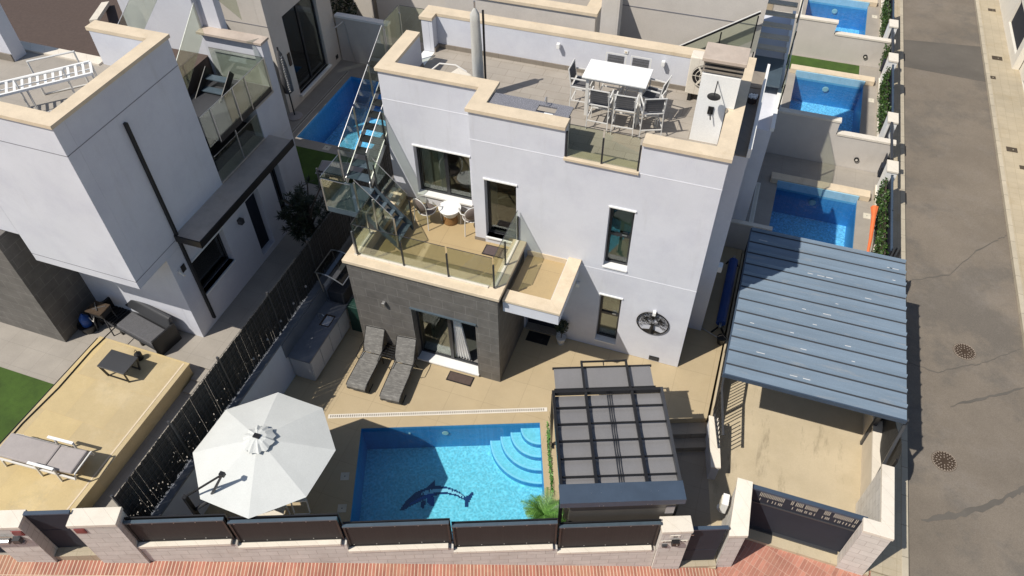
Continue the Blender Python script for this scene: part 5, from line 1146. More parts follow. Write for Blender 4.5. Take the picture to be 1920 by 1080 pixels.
def hedge_run(y0, y1, label, fl):
    T = thing('hedge', label, 'hedge', (4.88, (y0+y1)/2, 0)); r_ = random.Random(int(y0*10)); m_ = MB()
    for _ in range(int((y1-y0)*520)):
        y = r_.uniform(y0, y1); z = r_.uniform(.15, 1.0); x = 4.86+r_.uniform(-.10, .07)+.03*sin(y*5); a = Vector((r_.gauss(-.5, 1), r_.gauss(0, 1), r_.gauss(0, 1))).normalized(); b = a.cross(Vector((r_.gauss(0, 1), r_.gauss(0, 1), r_.gauss(0, 1)))).normalized(); s = r_.uniform(.05, .10)
        p = Vector((x, y, z)); m_.add([p-a*s*.5, p+b*s*.35, p+a*s*.5, p-b*s*.35], [(0, 1, 2, 3)])
    m_.build('foliage', 'leaf_hedge', T, fix=False); MB().box(4.85, 4.88, y0, y1, .1, .9).build('stem_net', 'bark', T)
    T = thing('screen_fence', fl, 'fence', (5.0, (y0+y1)/2, .2)); MB().box(4.97, 4.99, y0, y1, .15, 1.05).build('panel', 'gatepanel', T); MB().box(4.95, 5.01, y0, y1, 1.05, 1.10).build('top_rail', 'bluefascia', T)
    for y in (y0+.03, (y0+y1)/2, y1-.03): MB().bar((5.0, y, .0), (5.0, y, 1.1), .04).build('post', 'blackmetal', T)
hedge_run(5.2, 8.75, 'ivy hedge on the fence beside the orange parasol', 'dark fence panel backing the hedge beside the orange parasol')
hedge_run(12.3, 15.6, 'ivy hedge on the fence beside the middle rear pool', 'dark fence panel backing the hedge of the middle rear plot')
hedge_run(16.6, 17.3, 'short ivy hedge behind the second black sliding gate', 'short dark fence panel at the second dividing wall')
hedge_run(19.2, 22.2, 'ivy hedge on the fence beside the furthest rear pool', 'dark fence panel backing the hedge of the furthest rear plot')
for (y0, y1, z, lb) in ((5.2, 9.4, .14, 'low cream wall below the hedge of the nearest rear plot'), (11.5, 16.2, .14, 'low cream wall below the hedge of the middle rear plot'), (18.3, 24.3, .14, 'low cream wall along the furthest rear plot')):
    T = thing('low_wall', lb, 'wall', (4.95, (y0+y1)/2, -.5)); MB().box(4.62 if False else 4.80, 5.06, y0, y1, -1, z-.05).build('wall', 'warm', T); MB().box(4.78, 5.09, y0, y1, z-.05, z).build('cap', 'blockcap', T)
for (y, lb) in ((9.1, 'white wall pillar at the end of the nearest hedge'), (11.9, 'white wall pillar behind the first black sliding gate'), (16.0, 'white wall pillar at the end of the middle hedge'), (18.7, 'white wall pillar near the far dividing wall')):
    T = thing('wall_pillar', lb, 'pillar', (4.98, y, -.5), 0, 'white pillars along the near sidewalk'); MB().box(4.82, 5.12, y-.28, y+.28, -1, 1.12).build('pillar_body', 'white', T); MB().box(4.80, 5.14, y-.30, y+.30, 1.12, 1.18).build('cap', 'blockcap', T); MB().tube([(5.12, y, .8), (5.17, y, .8)], .07, 12).build('lamp', 'signwhite', T)
for (y0, y1, lb) in ((9.5, 11.6, 'black framed sliding gate left open in the first rear plot'), (16.3, 18.3, 'black framed sliding gate of the second rear plot'), (24.0, 26, 'black framed sliding gate of the furthest rear plot')):
    T = thing('rear_gate', lb, 'gate', (4.9, (y0+y1)/2, 0), 0, 'black gates of the rear plots')
    g_ = MB(); g_.bar((4.93, y0, -.3), (4.93, y1, -.3), .06); g_.bar((4.93, y0, 1.15), (4.93, y1, 1.15), .07); g_.bar((4.93, y0, -.3), (4.93, y0, 1.15), .06); g_.bar((4.93, y1, -.3), (4.93, y1, 1.15), .06); g_.bar((4.93, (y0+y1)/2, -.3), (4.93, (y0+y1)/2, 1.15), .04); g_.build('frame', 'darkmetal', T)
    MB().box(4.92, 4.94, y0, y1, .35, .75).build('panel', 'gatepanel', T); MB().box(4.78, 4.9, y0+.1, y0+.4, .3, .7).build('motor', 'gatepanel', T)
T = thing('folded_orange_parasol', 'folded orange parasol leaning by the hedge of the nearest rear plot', 'parasol', (4.45, 6, 0))
MB().tube([(4.60, 5.5, 0), (4.58, 6.2, .5), (4.56, 6.9, .8), (4.56, 7.25, .85)], [.03, .05, .07, .12], 8).build('folded_canopy', 'orange', T); MB().tube([(4.62, 4.9, -.1), (4.6, 5.6, .05)], .02).build('pole', 'steel', T)
T = thing('wall_light', 'round black lamp on the first grey dividing wall', 'wall lamp', (4.1, 10.38, .3)); o = MB().lathe([(.08, 0), (.08, .04), (.05, .05)], (0, 0, 0), 16).build('lamp_ring', 'blackmetal', T, world=False); o.rotation_euler = (R(90), 0, 0); o = MB().lathe([(.04, 0), (.04, .055)], (0, 0, 0), 12).build('lens', 'signwhite', T, world=False); o.rotation_euler = (R(90), 0, 0)
T = thing('wall_light', 'round black lamp on the second grey dividing wall', 'wall lamp', (4.2, 17.38, .3)); o = MB().lathe([(.08, 0), (.08, .04), (.05, .05)], (0, 0, 0), 16).build('lamp_ring', 'blackmetal', T, world=False); o.rotation_euler = (R(90), 0, 0); o = MB().lathe([(.04, 0), (.04, .055)], (0, 0, 0), 12).build('lens', 'signwhite', T, world=False); o.rotation_euler = (R(90), 0, 0)

# ================================================================== OPPOSITE BUILDING
T = thing('opposite_house', 'white walled house across the road with blue grey garage door', 'house', (12, 20, -.57))
bw = MB(); bw.panel((10.12, 0, 0), (0, 1, 0), (.25, 0, 0), (19.9, 40, -.6, 3.2), [(20.4, 23.2, -.2, .9)]); bw.panel((10.40, 0, 0), (0, 1, 0), (.25, 0, 0), (8, 19.899, -.6, 2.6), [(16.2, 18.9, -.55, 1.9)]); bw.box(10.38, 14, 20.0, 40, -.6, 3.2); bw.box(10.66, 14, 8, 19.89, -.6, 2.6)
bw.build('wall', 'rightwall', T); MB().box(10.42, 10.5, 16.25, 18.85, -.5, 1.88).build('garage_door', 'bluefascia', T); w_ = MB().box(10.2, 10.25, 20.45, 23.15, -.15, .85).build('window_strip', 'gatepanel', T)
for (y, z) in ((24.5, .8), (25.8, .6)): MB().box(10.105, 10.119, y-.1, y+.1, z-.15, z+.15).build('meter_hatch', 'darkmetal', T)
MB().box(10.385, 10.399, 14.6, 15.0, .2, .8).build('meter_hatch', 'darkmetal', T)

# ================================================================== NEIGHBOUR HOUSE (left)
T = NH = thing('neighbour_house', 'large white neighbour villa on the left with a cantilevered upper floor', 'house', (-14, -2, NG))
nb = MB()
nb.panel((0, -4.6, 0), (1, 0, 0), (0, .3, 0), (-14.95, -12, 3.62, 8.02), []); nb.box(-22, -14.951, -4.6, -4.3, 4.45, 8.02)
nb.panel((-12, 0, 0), (0, 1, 0), (-.28, 0, 0), (-4.3, -1.13, 3.62, 8.02), []); nb.box(-14.95, -12.281, -4.299, -3.331, 3.62, 3.8)
nb.panel((-12, 0, 0), (0, 1, 0), (-.28, 0, 0), (-3.63, 2.06, .3, 3.619), [(-3.06, -1.67, 1.80, 2.98), (-.60, .02, .95, 2.96), (.68, 1.10, 1.35, 3.04)])
nb.box(-15.34, -12.281, -3.63, -3.33, .3, 3.619); nb.box(-22, -12.281, -1.41, -1.13, 3.9, 8.02) if False else nb.box(-13.85, -12.281, -1.41, -1.13, 3.9, 8.02)
nb.box(-12.28, -12, -1.129, .88, 3.62, 4.02); nb.box(-12.28, -12, .881, 2.06, 3.62, 4.95); nb.box(-13.9, -12.281, 1.85, 2.06, .3, 6.30); nb.box(-12.28, -12, 1.75, 2.06, 4.951, 6.30)
nb.box(-16.35, -13.901, 1.9, 2.3, .3, 9.4).box(-13.90, -13.36, 2.065, 2.3, .3, 9.4)
nb.build('wall', 'render', T, bevel=.006)
j = MB(); j.box(-20, -12.0, -4.604, -4.59, 7.36, 7.375).box(-14.95, -12.0, -4.604, -4.59, 3.85, 3.865).box(-12.01, -11.996, -4.6, -1.13, 7.36, 7.375).box(-12.01, -11.996, -4.6, -1.13, 3.85, 3.865); j.build('wall_joint', 'seam', T)
c = MB(); c.box(-22, -11.96, -4.64, -4.28, 8.02, 8.10).box(-12.30, -11.96, -4.28, -1.10, 8.02, 8.10).box(-13.9, -12.30, -1.42, -1.10, 8.02, 8.10); c.build('coping', 'coping', T); MB().box(-13.92, -11.97, 1.72, 2.09, 6.30, 6.36).build('coping', 'ledge', T); MB().box(-12.32, -11.97, .86, 1.72, 4.951, 5.0).build('coping', 'ledge', T); MB().box(-12.32, -11.97, -1.13, .86, 4.02, 4.06).build('coping', 'ledge', T)
MB().box(-20, -12.28, -4.3, -1.41, 7.0, 7.2).build('roof_floor', 'grey_deck', T); MB().box(-20, -13.9, -1.50, -1.22, 6.9, 7.24).build('roof_kerb', 'blockcap', T)
MB().box(-22, -12.29, -1.12, 1.84, 3.4, 3.60).build('inner_floor', 'darkmetal', T)
MB().box(-60, -13.9, -1.2, 1.88, 5.0, 5.6).box(-60, -15.3, 2.31, 6.0, 2.6, 3.0).box(-60, -16.36, 1.881, 2.3, 5.0, 5.6).box(-60, -17.2, 2.301, 30, 4.6, 5.0).build('shade_brown_roof', 'mat_and_shade_brown', T)  # dark brown colour stands in for shade over these roofs
for (y0_, y1_, z0_, z1_, nm) in ((-3.06, -1.67, 1.80, 2.98, 'w'), (.68, 1.10, 1.35, 3.04, 'w')):
    f = sash(T, y0_, y1_, z0_, z1_, -12.18, axis='y', dirn=-1, glass='glass_dark'); MB().box(-12.17, -11.96, y0_, y1_, z0_-.04, z0_).build('window_sill', 'white', f)
    MB().box(-12.01, -11.96, y0_-.02, y1_+.02, z1_, z1_+.03).build('lintel_trim', 'white', T)
d = MB().box(-12.24, -12.18, -.58, .0, .97, 2.94).build('side_door', 'gatepanel', T); MB().box(-12.18, -12.15, -.5, -.47, 1.8, 2.1).build('door_handle', 'steel', d)
l_ = MB().box(-12.0, -11.30, -3.12, 1.08, 3.86, 3.99).build('canopy_ledge', 'ledge', T); MB().box(-11.299, -11.27, -3.15, 1.11, 3.80, 4.0).box(-12.0, -11.30, -3.149, -3.121, 3.80, 4.0).build('ledge_fascia', 'blackmetal', l_)
MB().bar((-11.96, -3.09, 7.15), (-11.96, -3.09, .98), .08, .06).build('downpipe', 'blackmetal', T)
MB().box(-22, -15.35, -4.94, -3.0, .3, 4.44).build('stone_block', 'slate', T)
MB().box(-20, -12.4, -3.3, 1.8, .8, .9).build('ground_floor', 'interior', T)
T = thing('wall_lamp', 'dark box lamp on the neighbour wall between window and door', 'wall lamp', (-11.95, -1.05, 2.7)); MB().box(-11.995, -11.86, -1.12, -.98, 2.6, 2.75).build('lamp_body', 'darkmetal', T, bevel=.008); MB().box(-11.96, -11.9, -1.08, -1.02, 2.59, 2.6).build('lens', 'signwhite', T)
T = thing('wall_lamp', 'small camera like lamp with dark plate under the cantilever corner of the neighbour house', 'wall lamp', (-11.95, -3.4, 3.1)); MB().tube([(-11.995, -3.45, 3.1), (-11.8, -3.5, 3.05)], .03).build('lamp_body', 'signwhite', T); MB().box(-11.995, -11.98, -3.36, -3.22, 2.95, 3.15).build('plate', 'blackmetal', T)
# stair and glass in the notch
T = thing('neighbour_stair', 'dark metal stair with glass balustrades inside the notch of the neighbour house', 'staircase', (-12.8, .4, 3.6))
for i in range(9): MB().box(-13.6, -12.9, -1.0+.27*i, -.78+.27*i, 3.75+.2*i, 3.78+.2*i).build('tread', 'bluemetal', T)
for x in (-13.62, -12.88): MB().bar((x, -1.1, 3.7), (x, 1.4, 5.55), .02, .22).build('stringer', 'blackmetal', T)
MB().box(-13.8, -12.0, -.75, 1.72, 5.05, 5.10).build('landing', 'darkmetal', T); MB().box(-12.02, -11.99, -.7, 1.7, 4.96, 5.12).build('landing_edge', 'blackmetal', T)
for (a, b) in (((-12.0, -1.08, 5.1), (-12.0, -.2, 5.1)), ((-12.0, -.2, 5.1), (-12.0, .75, 5.1)), ((-12.0, .75, 5.1), (-12.0, 1.7, 5.1)), ((-12.0, 1.75, 5.1), (-13.7, 1.75, 5.1))): gp(a, b, .85, T)
gp((-12.0, -1.08, 4.06), (-12.0, .84, 4.06), .75, T)
for p in ((-12.0, -.68, 5.0), (-12.0, .25, 5.0), (-12.0, .78, 5.0), (-12.0, 1.7, 5.0), (-12.0, -.1, 4.0)): post(p, .95, T)
gp((-13.4, -1.05, 7.2), (-13.4, .6, 8.1), .8, T); gp((-12.9, -1.05, 5.4), (-12.9, .9, 6.9), .8, T)
T = thing('neighbour_rail', 'slanted glass balustrade on the white roof wall of the neighbour house', 'railing', (-13.3, 1.7, 7.4)); gp((-14.2, 1.8, 8.3), (-12.4, 1.8, 6.9), .8, T); post((-14.1, 1.8, 8.0), .9, T)
# roof clutter
T = thing('white_slatted_frame', 'white slatted bed frame lying on the neighbour roof terrace', 'bed frame', (-13.7, -3.2, 7.2))
a = Vector((-14.9, -4.05, 7.85)); b = Vector((-13.12, -2.31, 7.9)); dd = (b-a).normalized(); pp = Vector((dd.y, -dd.x, 0))*.50
fr = MB(); fr.bar(a, b, .05); fr.bar(a+pp, b+pp, .05); fr.bar(a+pp*.55+Vector((0, 0, -.01)), b+pp*.55+Vector((0, 0, -.01)), .02)
n = 17
for k in range(n+1): q = a.lerp(b, k/n); fr.bar(q, q+pp, .05, .02)
fr.build('slat_frame', 'white', T)
for q in (a, b, a+pp, b+pp, a.lerp(b, .5)+pp): MB().bar((q.x, q.y, 7.2), (q.x, q.y, q.z), .03).build('leg', 'white_metal', T)
for off, hh, lb in ((Vector((-.1, .45, 0)), 8.0, 'white tubular U frame standing behind the slatted bed frame'), (Vector((.25, -.25, 0)), 8.05, 'white tubular U frame standing in front of the slatted bed frame')):
    c_ = a.lerp(b, .62)+off; T = thing('tubular_frame', lb, 'metal frame', (c_.x, c_.y, 7.2)); e1 = c_-dd*.45; e2 = c_+dd*.45
    MB().tube([(e1.x, e1.y, 7.2), (e1.x, e1.y, hh), (e2.x, e2.y, hh), (e2.x, e2.y, 7.2)], .025, 8).build('tube_frame', 'white_metal', T); MB().tube([(e1.x, e1.y, 7.22), (e2.x, e2.y, 7.22)], .018, 8).build('foot_bar', 'white_metal', T)
T = thing('roof_kerb', 'pale strip of low kerb crossing roofs coloured dark for shade behind the neighbour terrace', 'kerb', (-18, 3, 5)); MB().bar((-19.4, 4.2, 5.1), (-18.1, 2.4, 5.62), .22, .10).build('kerb', 'blockcap', T)
T = thing('roof_wall', 'white roof wall at the left edge of the picture', 'wall', (-17, -1.8, 7.2)); MB().box(-20, -15.85, -1.95, -1.60, 7.2, 8.5).build('wall', 'render', T); MB().box(-20, -15.86, -1.98, -1.951, 7.2, 7.38).build('skirting', 'skirt', T)

# yard things of the neighbour
T = thing('travertine_platform', 'raised golden travertine deck in the neighbour yard', 'platform', (-12.8, -7, NG))
MB().slab([(-14.15, -10.1), (-11.5, -9.35), (-11.5, -4.77), (-14.15, -4.77)], NG-.3, 1.20).build('base', 'travertine', T); MB().slab([(-14.18, -10.1), (-11.46, -9.35), (-11.46, -4.74), (-14.18, -4.74)], 1.20, 1.25).build('deck', 'travertine', T, bevel=.008)
MB().box(-11.62, -11.58, -9.3, -4.8, 1.251, 1.256).build('joint_strip', 'coping', T)
T = thing('garden_hose', 'thin black hose along the left edge of the travertine deck', 'hose', (-14.1, -7, 1.25)); MB().tube([(-13.98, -4.4, 1.27), (-14.05, -5.2, 1.27), (-14.02, -6.4, 1.27), (-14.1, -7.5, 1.27), (-14.05, -8.8, 1.27)], .015, 6).tube([(-14.22, -4.8, 1.22), (-14.24, -8.8, 1.22)], .012, 6).build('hose_tube', 'blackmetal', T)
T = thing('yard_steps', 'three pale low steps between the travertine deck and the black fence', 'steps', (-10.6, -4.9, NG))
for i, y in enumerate((-4.56, -4.94, -5.30)): MB().box(-11.45, -9.75, y, -4.2 if i == 0 else (-4.56 if i == 1 else -4.94)-.001, NG, NG+.16-.05*i).build('step', 'grey_deck', T)
T = thing('garden_sofa', 'dark slatted garden sofa with grey cushions by the neighbour wall', 'sofa', (-13.70, -3.98, NG), R(-11))
MB().box(-1.12, 1.12, -.36, .36, .22, .27).build('seat_base', 'darkmetal', T, world=False)
for x in (-1.10, 1.10): MB().box(x-.03, x+.03, -.38, .36, 0, .62).build('armrest', 'blackmetal', T, world=False, bevel=.01)
MB().hexa([(-1.07, .22, .42), (1.07, .22, .42), (1.07, .36, .42), (-1.07, .36, .42)], [(-1.07, .30, .82), (1.07, .30, .82), (1.07, .42, .82), (-1.07, .42, .82)]).build('back_cushion', 'darkmetal', T, world=False, bevel=.04)
MB().box(-.38, 1.02, -.34, .20, .27, .40).build('seat_cushion', 'textile', T, world=False, bevel=.03)
s = MB()
for k in range(6): s.box(-1.02+.10*k, -.96+.10*k, -.34, .20, .272, .30)
s.build('slats', 'blackmetal', T, world=False)
for x in (-.35, .4): MB().box(x-.03, x+.03, -.34, -.28, 0, .22).build('leg', 'blackmetal', T, world=False)
T = thing('patio_table', 'small dark low table standing on the travertine deck', 'table', (-12.82, -5.50, 1.25))
MB().box(-.39, .39, -.27, .27, .40, .44).build('tabletop', 'darkmetal', T, world=False, bevel=.006)
for sx in (-1, 1):
    for sy in (-1, 1): MB().bar((sx*.36, sy*.24, .40), (sx*.30, sy*.20, 0), .04).build('leg', 'blackmetal', T, world=False)
MB().bar((-.30, -.2, .02), (.30, -.2, .02), .03).build('foot_bar', 'blackmetal', T, world=False); MB().bar((-.30, .2, .02), (.30, .2, .02), .03).build('foot_bar', 'blackmetal', T, world=False)
T = thing('lantern', 'black round lantern behind the patio table', 'lantern', (-12.72, -5.02, 1.25)); MB().lathe([(.07, 0), (.09, .02), (.09, .2), (.03, .26)], (0, 0, 0), 14).build('lantern_body', 'blackmetal', T, world=False); MB().tube([(-.08, 0, .24), (0, 0, .36), (.08, 0, .24)], .008).build('handle', 'blackmetal', T, world=False)
T = thing('cushioned_lounger', 'white framed lounger with grey cushion on the travertine deck', 'sun lounger', (-12.75, -8.10, 1.25), R(4))
MB().box(-1.05, .25, -.29, .29, .30, .39).build('seat_cushion', 'greycushion', T, world=False, bevel=.035); MB().hexa([(.27, -.29, .30), (1.0, -.29, .40), (1.0, .29, .40), (.27, .29, .30)], [(.26, -.29, .39), (.98, -.29, .49), (.98, .29, .49), (.26, .29, .39)]).build('back_cushion', 'greycushion', T, world=False, bevel=.035)
f = MB(); f.bar((-1.0, -.31, .27), (1.02, -.31, .27), .04); f.bar((-1.0, .31, .27), (1.02, .31, .27), .04); f.bar((1.02, -.31, .27), (1.06, -.28, .46), .03); f.bar((1.02, .31, .27), (1.06, .28, .46), .03); f.bar((1.06, -.28, .46), (1.06, .28, .46), .03); f.bar((-1.0, -.31, .27), (-1.0, .31, .27), .04); f.build('frame', 'white_metal', T, world=False)
for y in (-.33, .33):
    MB().box(-.05, .6, y-.03, y+.03, .52, .55).build('armrest', 'white', T, world=False)
    for x in (-.9, .05, .55): MB().bar((x, y, 0), (x+.05, y, .52 if x > 0 else .27), .035).build('leg', 'white_metal', T, world=False)
T = thing('kettle_grill', 'small charcoal grill cart with utensils in the shaded corner by the sofa', 'barbecue', (-14.55, -4.15, NG))
MB().box(-.22, .22, -.18, .18, .62, .80).build('firebox', 'blackmetal', T, world=False, bevel=.03); MB().box(-.26, .22, -.22, .18, .80, .83).build('grill_plate', 'rust', T, world=False); MB().bar((-.1, -.1, .84), (.15, .1, .84), .02).bar((-.2, .1, .85), (.05, -.12, .85), .02).build('tongs', 'steel', T, world=False)
for sx in (-1, 1):
    for sy in (-1, 1): MB().bar((sx*.2, sy*.15, .62), (sx*.26, sy*.2, 0), .025).build('leg', 'darkmetal', T, world=False)
T = thing('gas_bottle', 'blue gas bottle in a dark tub beside the grill', 'gas bottle', (-15.05, -4.35, NG)); MB().lathe([(.10, 0), (.13, .05), (.13, .42), (.08, .5), (.04, .52), (.04, .57)], (0, 0, .02), 18).build('bottle', 'bluetarp', T, world=False, smooth=True); MB().lathe([(.20, 0), (.24, .22), (.26, .23), (.23, .2)], (0, 0, 0), 18).build('tub', 'blackmetal', T, world=False)
MB().tube([(.13, .05, .45), (.3, 0, .4), (.32, .1, .6)], .012).build('hose', 'signwhite', T, world=False)
# tree
T = thing('dark_tree', 'dense dark green tree between the neighbour house and the black fence', 'tree', (-10.85, .35, NG)); rt = random.Random(17)
tr_ = MB(); tr_.tube([(0, 0, 0), (.05, 0, .6), (0, .05, 1.3)], [.09, .07, .05], 8)
for k in range(9):
    a = k*2.4; q = Vector((.55*cos(a), .55*sin(a), 1.3+.12*k)); tr_.tube([(0, .02, .6+.08*k), tuple(q)], [.035, .015], 6)
tr_.build('trunk', 'bark', T, world=False)
cr = MB()
for k in range(120):
    v = Vector((rt.gauss(0, 1), rt.gauss(0, 1), rt.gauss(0, 1))).normalized()*rt.uniform(.35, 1); c_ = (v.x*.74, v.y*.80, 1.35+v.z*.95)
    for q in range(26):
        el = rt.uniform(-.3, 1.2); a = rt.uniform(0, 2*pi); d = Vector((cos(a)*cos(el), sin(a)*cos(el), sin(el))); sd_ = d.cross(Vector((0, 0, 1))).normalized()*.016; ln = rt.uniform(.12, .24); o_ = Vector(c_); cr.add([o_-sd_*.4, o_+d*ln*.5-sd_, o_+d*ln, o_+d*ln*.5+sd_], [(0, 1, 2, 3)])
cr.build('crown', 'leaf_tree', T, world=False, fix=False)
T = thing('yard_shrub', 'small yellowish shrub below the dark tree', 'shrub', (-10.35, -.75, NG)); sm = MB(); leaf_cloud(sm, (0, 0, .5), (.2, .25, .5), 260, .10, rt, shell=0); sm.build('foliage', 'leaf_hedge', T, world=False, fix=False); MB().tube([(0, 0, 0), (0, 0, .5)], .012).build('stem', 'bark', T, world=False)
T = thing('low_fence', 'short black barred fence at the back of the neighbour passage', 'fence', (-11.2, 2.75, NG)); f = MB(); f.bar((-12, 2.75, 1.5), (-9.8, 2.75, 1.5), .03); f.bar((-12, 2.75, .9), (-9.8, 2.75, .9), .03)
k = -12
while k < -9.8: f.bar((k, 2.75, .8), (k, 2.75, 1.55), .015); k += .09
f.build('bars', 'blackmetal', T); MB().bar((-12, 2.75, .75), (-12, 2.75, 1.6), .05).bar((-9.8, 2.75, .75), (-9.8, 2.75, 1.6), .05).build('post', 'steel', T)
T = thing('rear_lounger', 'grey topped lounger on the small lawn behind the metal stairs', 'sun lounger', (-11.6, 3.5, NG), R(10)); MB().box(-.75, .75, -.3, .3, .35, .38).build('seat', 'greycushion', T, world=False, bevel=.01); MB().tube([(-.78, -.32, .35), (.78, -.32, .35), (.78, .32, .35), (-.78, .32, .35)], .02, 6, closed=True).build('frame', 'white_metal', T, world=False)
for sx in (-1, 1):
    for sy in (-1, 1): MB().tube([(sx*.7, sy*.3, .35), (sx*.7, sy*.3, 0)], .015, 6).build('leg', 'white_metal', T, world=False)
# neighbour rear pool
T = thing('neighbour_pool', 'blue pool seen through the glass of the metal stairs, mostly in shade', 'swimming pool', (-12.8, 7, NG))
w = MB(); x0, x1, y0, y1 = -14.2, -11.45, 4.95, 9.0; z = NG-1.25
e = .005; w.box(x0-.02, x1+.02, y1-e, y1+.02, z, NG-.01).box(x0-.02, x1+.02, y0-.02, y0+e, z, NG-.01).box(x0-.02, x0+e, y0+e, y1-e, z, NG-.01).box(x1-e, x1+.02, y0+e, y1-e, z, NG-.01).build('pool_wall', 'far_wall', T); MB().box(x0-.02, x1+.02, y0-.02, y1+.02, z-.05, z).build('pool_floor', 'far_floor', T)
MB().add([(x0, y0, NG-.1), (x1, y0, NG-.1), (x1, y1, NG-.1), (x0, y1, NG-.1)], [(0, 1, 2, 3)]).build('water_surface', 'water_deep', T, fix=False)
T = thing('drain_channel', 'pale drain channel in the shaded paving left of the neighbour pool', 'drain', (-14.5, 7, NG)); MB().box(-14.52, -14.42, 4.8, 9.3, NG, NG+.008).build('channel', 'grille', T); MB().box(-14.49, -14.45, 4.85, 9.25, NG+.008, NG+.011).build('slots', 'skirt', T)
T = thing('skimmer_lid', 'square skimmer lid at the near end of the neighbour pool', 'lid', (-12.9, 4.75, NG)); MB().box(-13.02, -12.78, 4.62, 4.86, NG, NG+.01).build('lid', 'skimmer', T); MB().box(-12.92, -12.88, 4.72, 4.76, NG+.01, NG+.014).build('knob', 'blackmetal', T)

# ================================================================== HOUSES BEHIND
T = thing('rear_left_house', 'tall house behind on the left with a large dark sliding window facing the pool', 'house', (-17, 8, NG))
rb = MB(); rb.panel((-15.1, 0, 0), (0, 1, 0), (-.3, 0, 0), (6.1, 9.95, .2, 8.5), [(6.95, 9.05, 1.05, 4.0)])
rb.box(-17.2, -15.401, 6.1, 6.4, .2, 8.5).box(-17.2, -15.401, 9.65, 9.95, .2, 8.5); rb.build('wall', 'render_old', T, bevel=.005)
MB().box(-17.2, -15.1, 6.09, 6.10, 4.05, 4.07).build('wall_joint', 'seam', T)
f = sash(T, 6.95, 9.05, 1.05, 4.0, -15.22, [('v', 8.0)], axis='y', dirn=-1, glass='glass_dark'); MB().box(-15.2, -15.0, 6.9, 9.1, .98, 1.05).build('door_sill', 'white', f)
MB().box(-15.099, -15.08, 9.6, 9.75, .95, 1.1).build('vent', 'blackmetal', T); MB().box(-15.12, -15.06, 6.72, 6.86, 2.3, 2.75).build('meter_box', 'rust', T)
MB().box(-19, -15.5, 6.5, 9.5, .8, .9).build('inner_floor', 'interior', T)
T = thing('closed_parasol', 'closed grey advertising parasol with white script standing by the rear left house', 'parasol', (-14.85, 6.0, NG))
pm = MB(); 
for i, (r_, z) in enumerate(((.05, .95), (.17, 1.05), (.17, 1.6), (.14, 2.1), (.09, 2.45), (.03, 2.6))):
    for k in range(14): a = 2*pi*k/14; pm.v.append(Vector((r_*cos(a)*(1+.12*sin(3*a)), r_*sin(a)*(1+.12*sin(3*a)), z)))
for i in range(5):
    for k in range(14): pm.f.append((i*14+k, i*14+(k+1) % 14, (i+1)*14+(k+1) % 14, (i+1)*14+k))
cf = pm.build('folded_canopy', 'textile', T, world=False, smooth=True); MB().tube([(0, 0, 0), (0, 0, 2.7)], .025).build('pole', 'blackmetal', T, world=False); MB().lathe([(.27, 0), (.27, .05), (.1, .09)], (0, 0, 0), 22).build('base', 'greycushion', T, world=False)
q = MB(); rs_ = random.Random(31)
dv = Vector((.82, -.57, 0)); sv = Vector((.57, .82, 0))
for k in range(15):
    z = 1.12+k*.085; c_ = dv*(.185-.03*(k/15))*1.02; w1 = rs_.uniform(.03, .055)
    q.tube([tuple(c_-sv*w1+Vector((0, 0, z))), tuple(c_+sv*w1*.2+Vector((0, 0, z+.03))), tuple(c_+sv*w1+Vector((0, 0, z-.01)))], .008, 4)
q.build('script_mark', 'white', T, world=False); bd = MB(); bd.add([tuple(dv*.14-sv*.07+Vector((0, 0, 2.45))), tuple(dv*.15+Vector((0, 0, 2.36))), tuple(dv*.14+sv*.07+Vector((0, 0, 2.47))), tuple(dv*.15+Vector((0, 0, 2.42)))], [(0, 1, 2, 3)]); bd.build('emblem', 'white', T, world=False, fix=False)
T = thing('rear_garden_wall', 'grey garden wall with white cap and outdoor shower pipe behind the neighbour pool', 'wall', (-14, 9.95, NG)); MB().box(-15.05, -12.9, 9.96, 10.15, .2, 2.52).build('wall', 'render_old', T); MB().box(-15.05, -12.85, 9.92, 10.18, 2.52, 2.60).build('cap', 'white', T)
MB().tube([(-14.45, 9.9, .8), (-14.6, 9.92, 1.6), (-14.65, 9.92, 2.4)], .015).tube([(-14.68, 9.9, 2.42), (-14.95, 9.6, 2.25)], .03).build('shower_pipe', 'steel', T)
T = thing('rear_middle_house', 'pale house behind the garden wall with a lit corner and dark passage', 'house', (-12, 14, 0))
MB().box(-13.9, -10.9, 11.2, 20, -.5, 6.5).box(-18.5, -14.8, 12.5, 20, -.5, 5).build('wall', 'render_old', T); MB().box(-10.89, -10.86, 12.2, 14.2, 1.2, 3.6).build('window', 'gatepanel', T)
T = thing('rear_garden_shrub', 'shaded climbing plant with pale flowers behind the rear left house', 'shrub', (-15.4, 11.3, 0)); sm = MB(); leaf_cloud(sm, (0, 0, 2.2), (.5, .5, 1.4), 500, .22, rt, shell=0); sm.build('foliage', 'leaf_pot', T, world=False, fix=False); MB().tube([(0, 0, 0), (0, 0, 2.2)], .04).build('stem', 'bark', T, world=False)
T = thing('rear_twin_house', 'cream house directly behind the roof terrace with a wide light wall and lower roof', 'house', (-4, 8, 0))
tw = MB(); tw.box(-8.2, -4.05, 4.9, 5.15, 0, 6.82).box(-4.35, -4.05, 5.151, 7.149, 0, 6.82).box(-8.2, -7.9, 5.151, 12, 0, 6.82).box(-4.05, 0, 7.15, 7.4, 0, 9.2).box(-.3, 0, 7.401, 11, 0, 9.2).box(-4.35, -4.05, 7.15, 11, 0, 9.2); tw.build('wall', 'render_old', T)
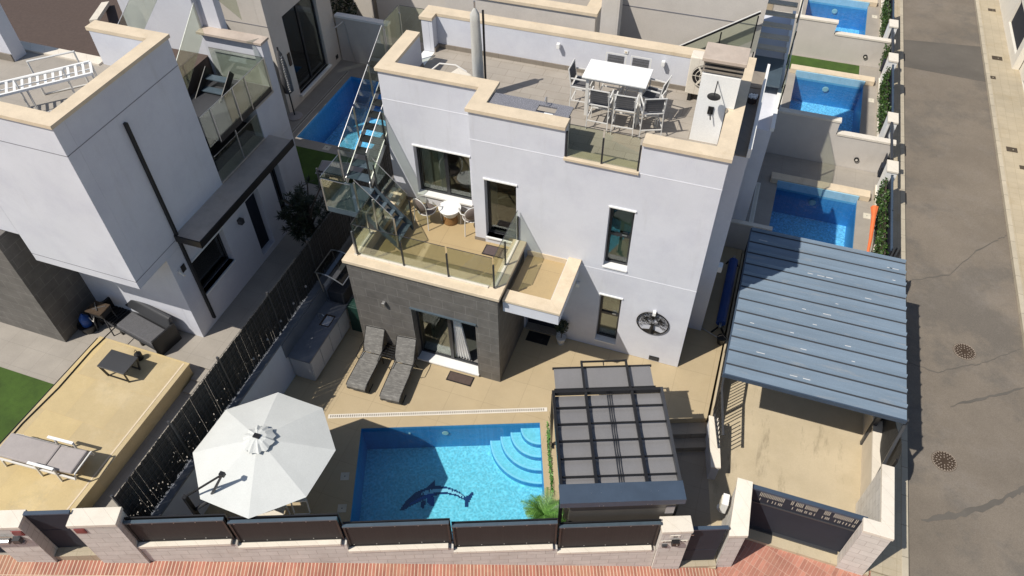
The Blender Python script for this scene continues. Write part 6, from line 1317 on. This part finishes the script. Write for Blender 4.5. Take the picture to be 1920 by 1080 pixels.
MB().box(-8.24, -4.0, 4.86, 5.19, 6.82, 6.90).box(-4.36, -4.0, 5.191, 7.148, 6.82, 6.9).build('coping', 'coping', T); MB().box(-7.9, -4.36, 5.2, 12, 6.1, 6.22).build('roof_floor', 'rooftile', T); MB().box(-4.04, 0, 7.14, 7.15, 6.08, 6.10).build('wall_joint', 'seam', T)
MB().box(-3.85, -3.45, 4.6, 4.95, 4.0, 8.2).box(-3.449, -3.40, 4.6, 4.95, 4, 8.2).build('concrete_pier', 'render_old', T)
T = thing('rear_stair_rail', 'slanted dark handrail with frosted glass in front of the light rear wall', 'railing', (-1, 6.5, 5))
gp((-2.1, 6.95, 4.35), (-.15, 6.95, 5.75), .8, T); MB().bar((-2.15, 6.93, 5.15), (-.12, 6.93, 6.55), .05).build('handrail', 'blackmetal', T); MB().bar((-2.15, 6.9, 5.21), (-.12, 6.9, 6.61), .02).build('rail_strip', 'white', T)
for p in ((-1.0, 6.93, 4.9), (-.15, 6.93, 5.5)): MB().bar(p, (p[0], p[1], p[2]+.95), .035).build('post', 'blackmetal', T)
T = thing('rear_landing', 'blue grey metal landing with pale steps behind the roof chimney', 'staircase', (.3, 8, 3))
MB().box(-.05, .85, 6.9, 8.4, 4.5, 4.55).build('landing', 'bluemetal', T)
for i in range(5): MB().box(-.05, .85, 8.5+.3*i, 8.75+.3*i, 4.7+.2*i, 4.74+.2*i).build('tread', 'blockcap', T)
gp((.95, 6.2, 4.2), (.95, 8.4, 4.4), .9, T); gp((.95, 8.4, 4.4), (.95, 10.8, 5.9), .9, T)
for p in ((.95, 6.2, 4.0), (.95, 7.3, 4.1), (.95, 8.4, 4.4), (.95, 9.6, 5.1), (-.05, 6.9, 4.4)): MB().bar(p, (p[0], p[1], p[2]+1.05), .035).build('post', 'blackmetal', T)
T = thing('rear_twin_annex', 'white parapet and shaded flat roof strip right of the roof chimney', 'house wing', (.2, 5.5, 0))
MB().box(.0, .40, 4.31, 5.07, 0, 5.9).box(0, .9, 5.23, 12, 0, 4.2).build('wall', 'render', T); MB().box(.0, .40, 4.31, 5.07, 5.9, 5.95).build('roof', 'skirt', T); MB().box(.35, .41, 4.31, 5.07, 5.95, 6.2).box(.85, .95, 5.23, 12, 4.2, 4.3).build('parapet', 'white', T)
T = thing('terracotta_planter', 'small reddish tub with white pebbles on the roof strip beside the chimney', 'planter', (.18, 3.6, 5.98)); MB().lathe([(.10, 0), (.13, .16), (.14, .17), (.12, .14)], (0, 0, 0), 16).build('tub', 'mat_and_shade_brown', T, world=False); 
pb = MB(); rq = random.Random(3)
for k in range(30): x_, y_ = rq.uniform(-.09, .09), rq.uniform(-.09, .09); pb.box(x_-.02, x_+.02, y_-.02, y_+.02, .13, .16+rq.random()*.03)
pb.build('pebbles', 'white', T, world=False)
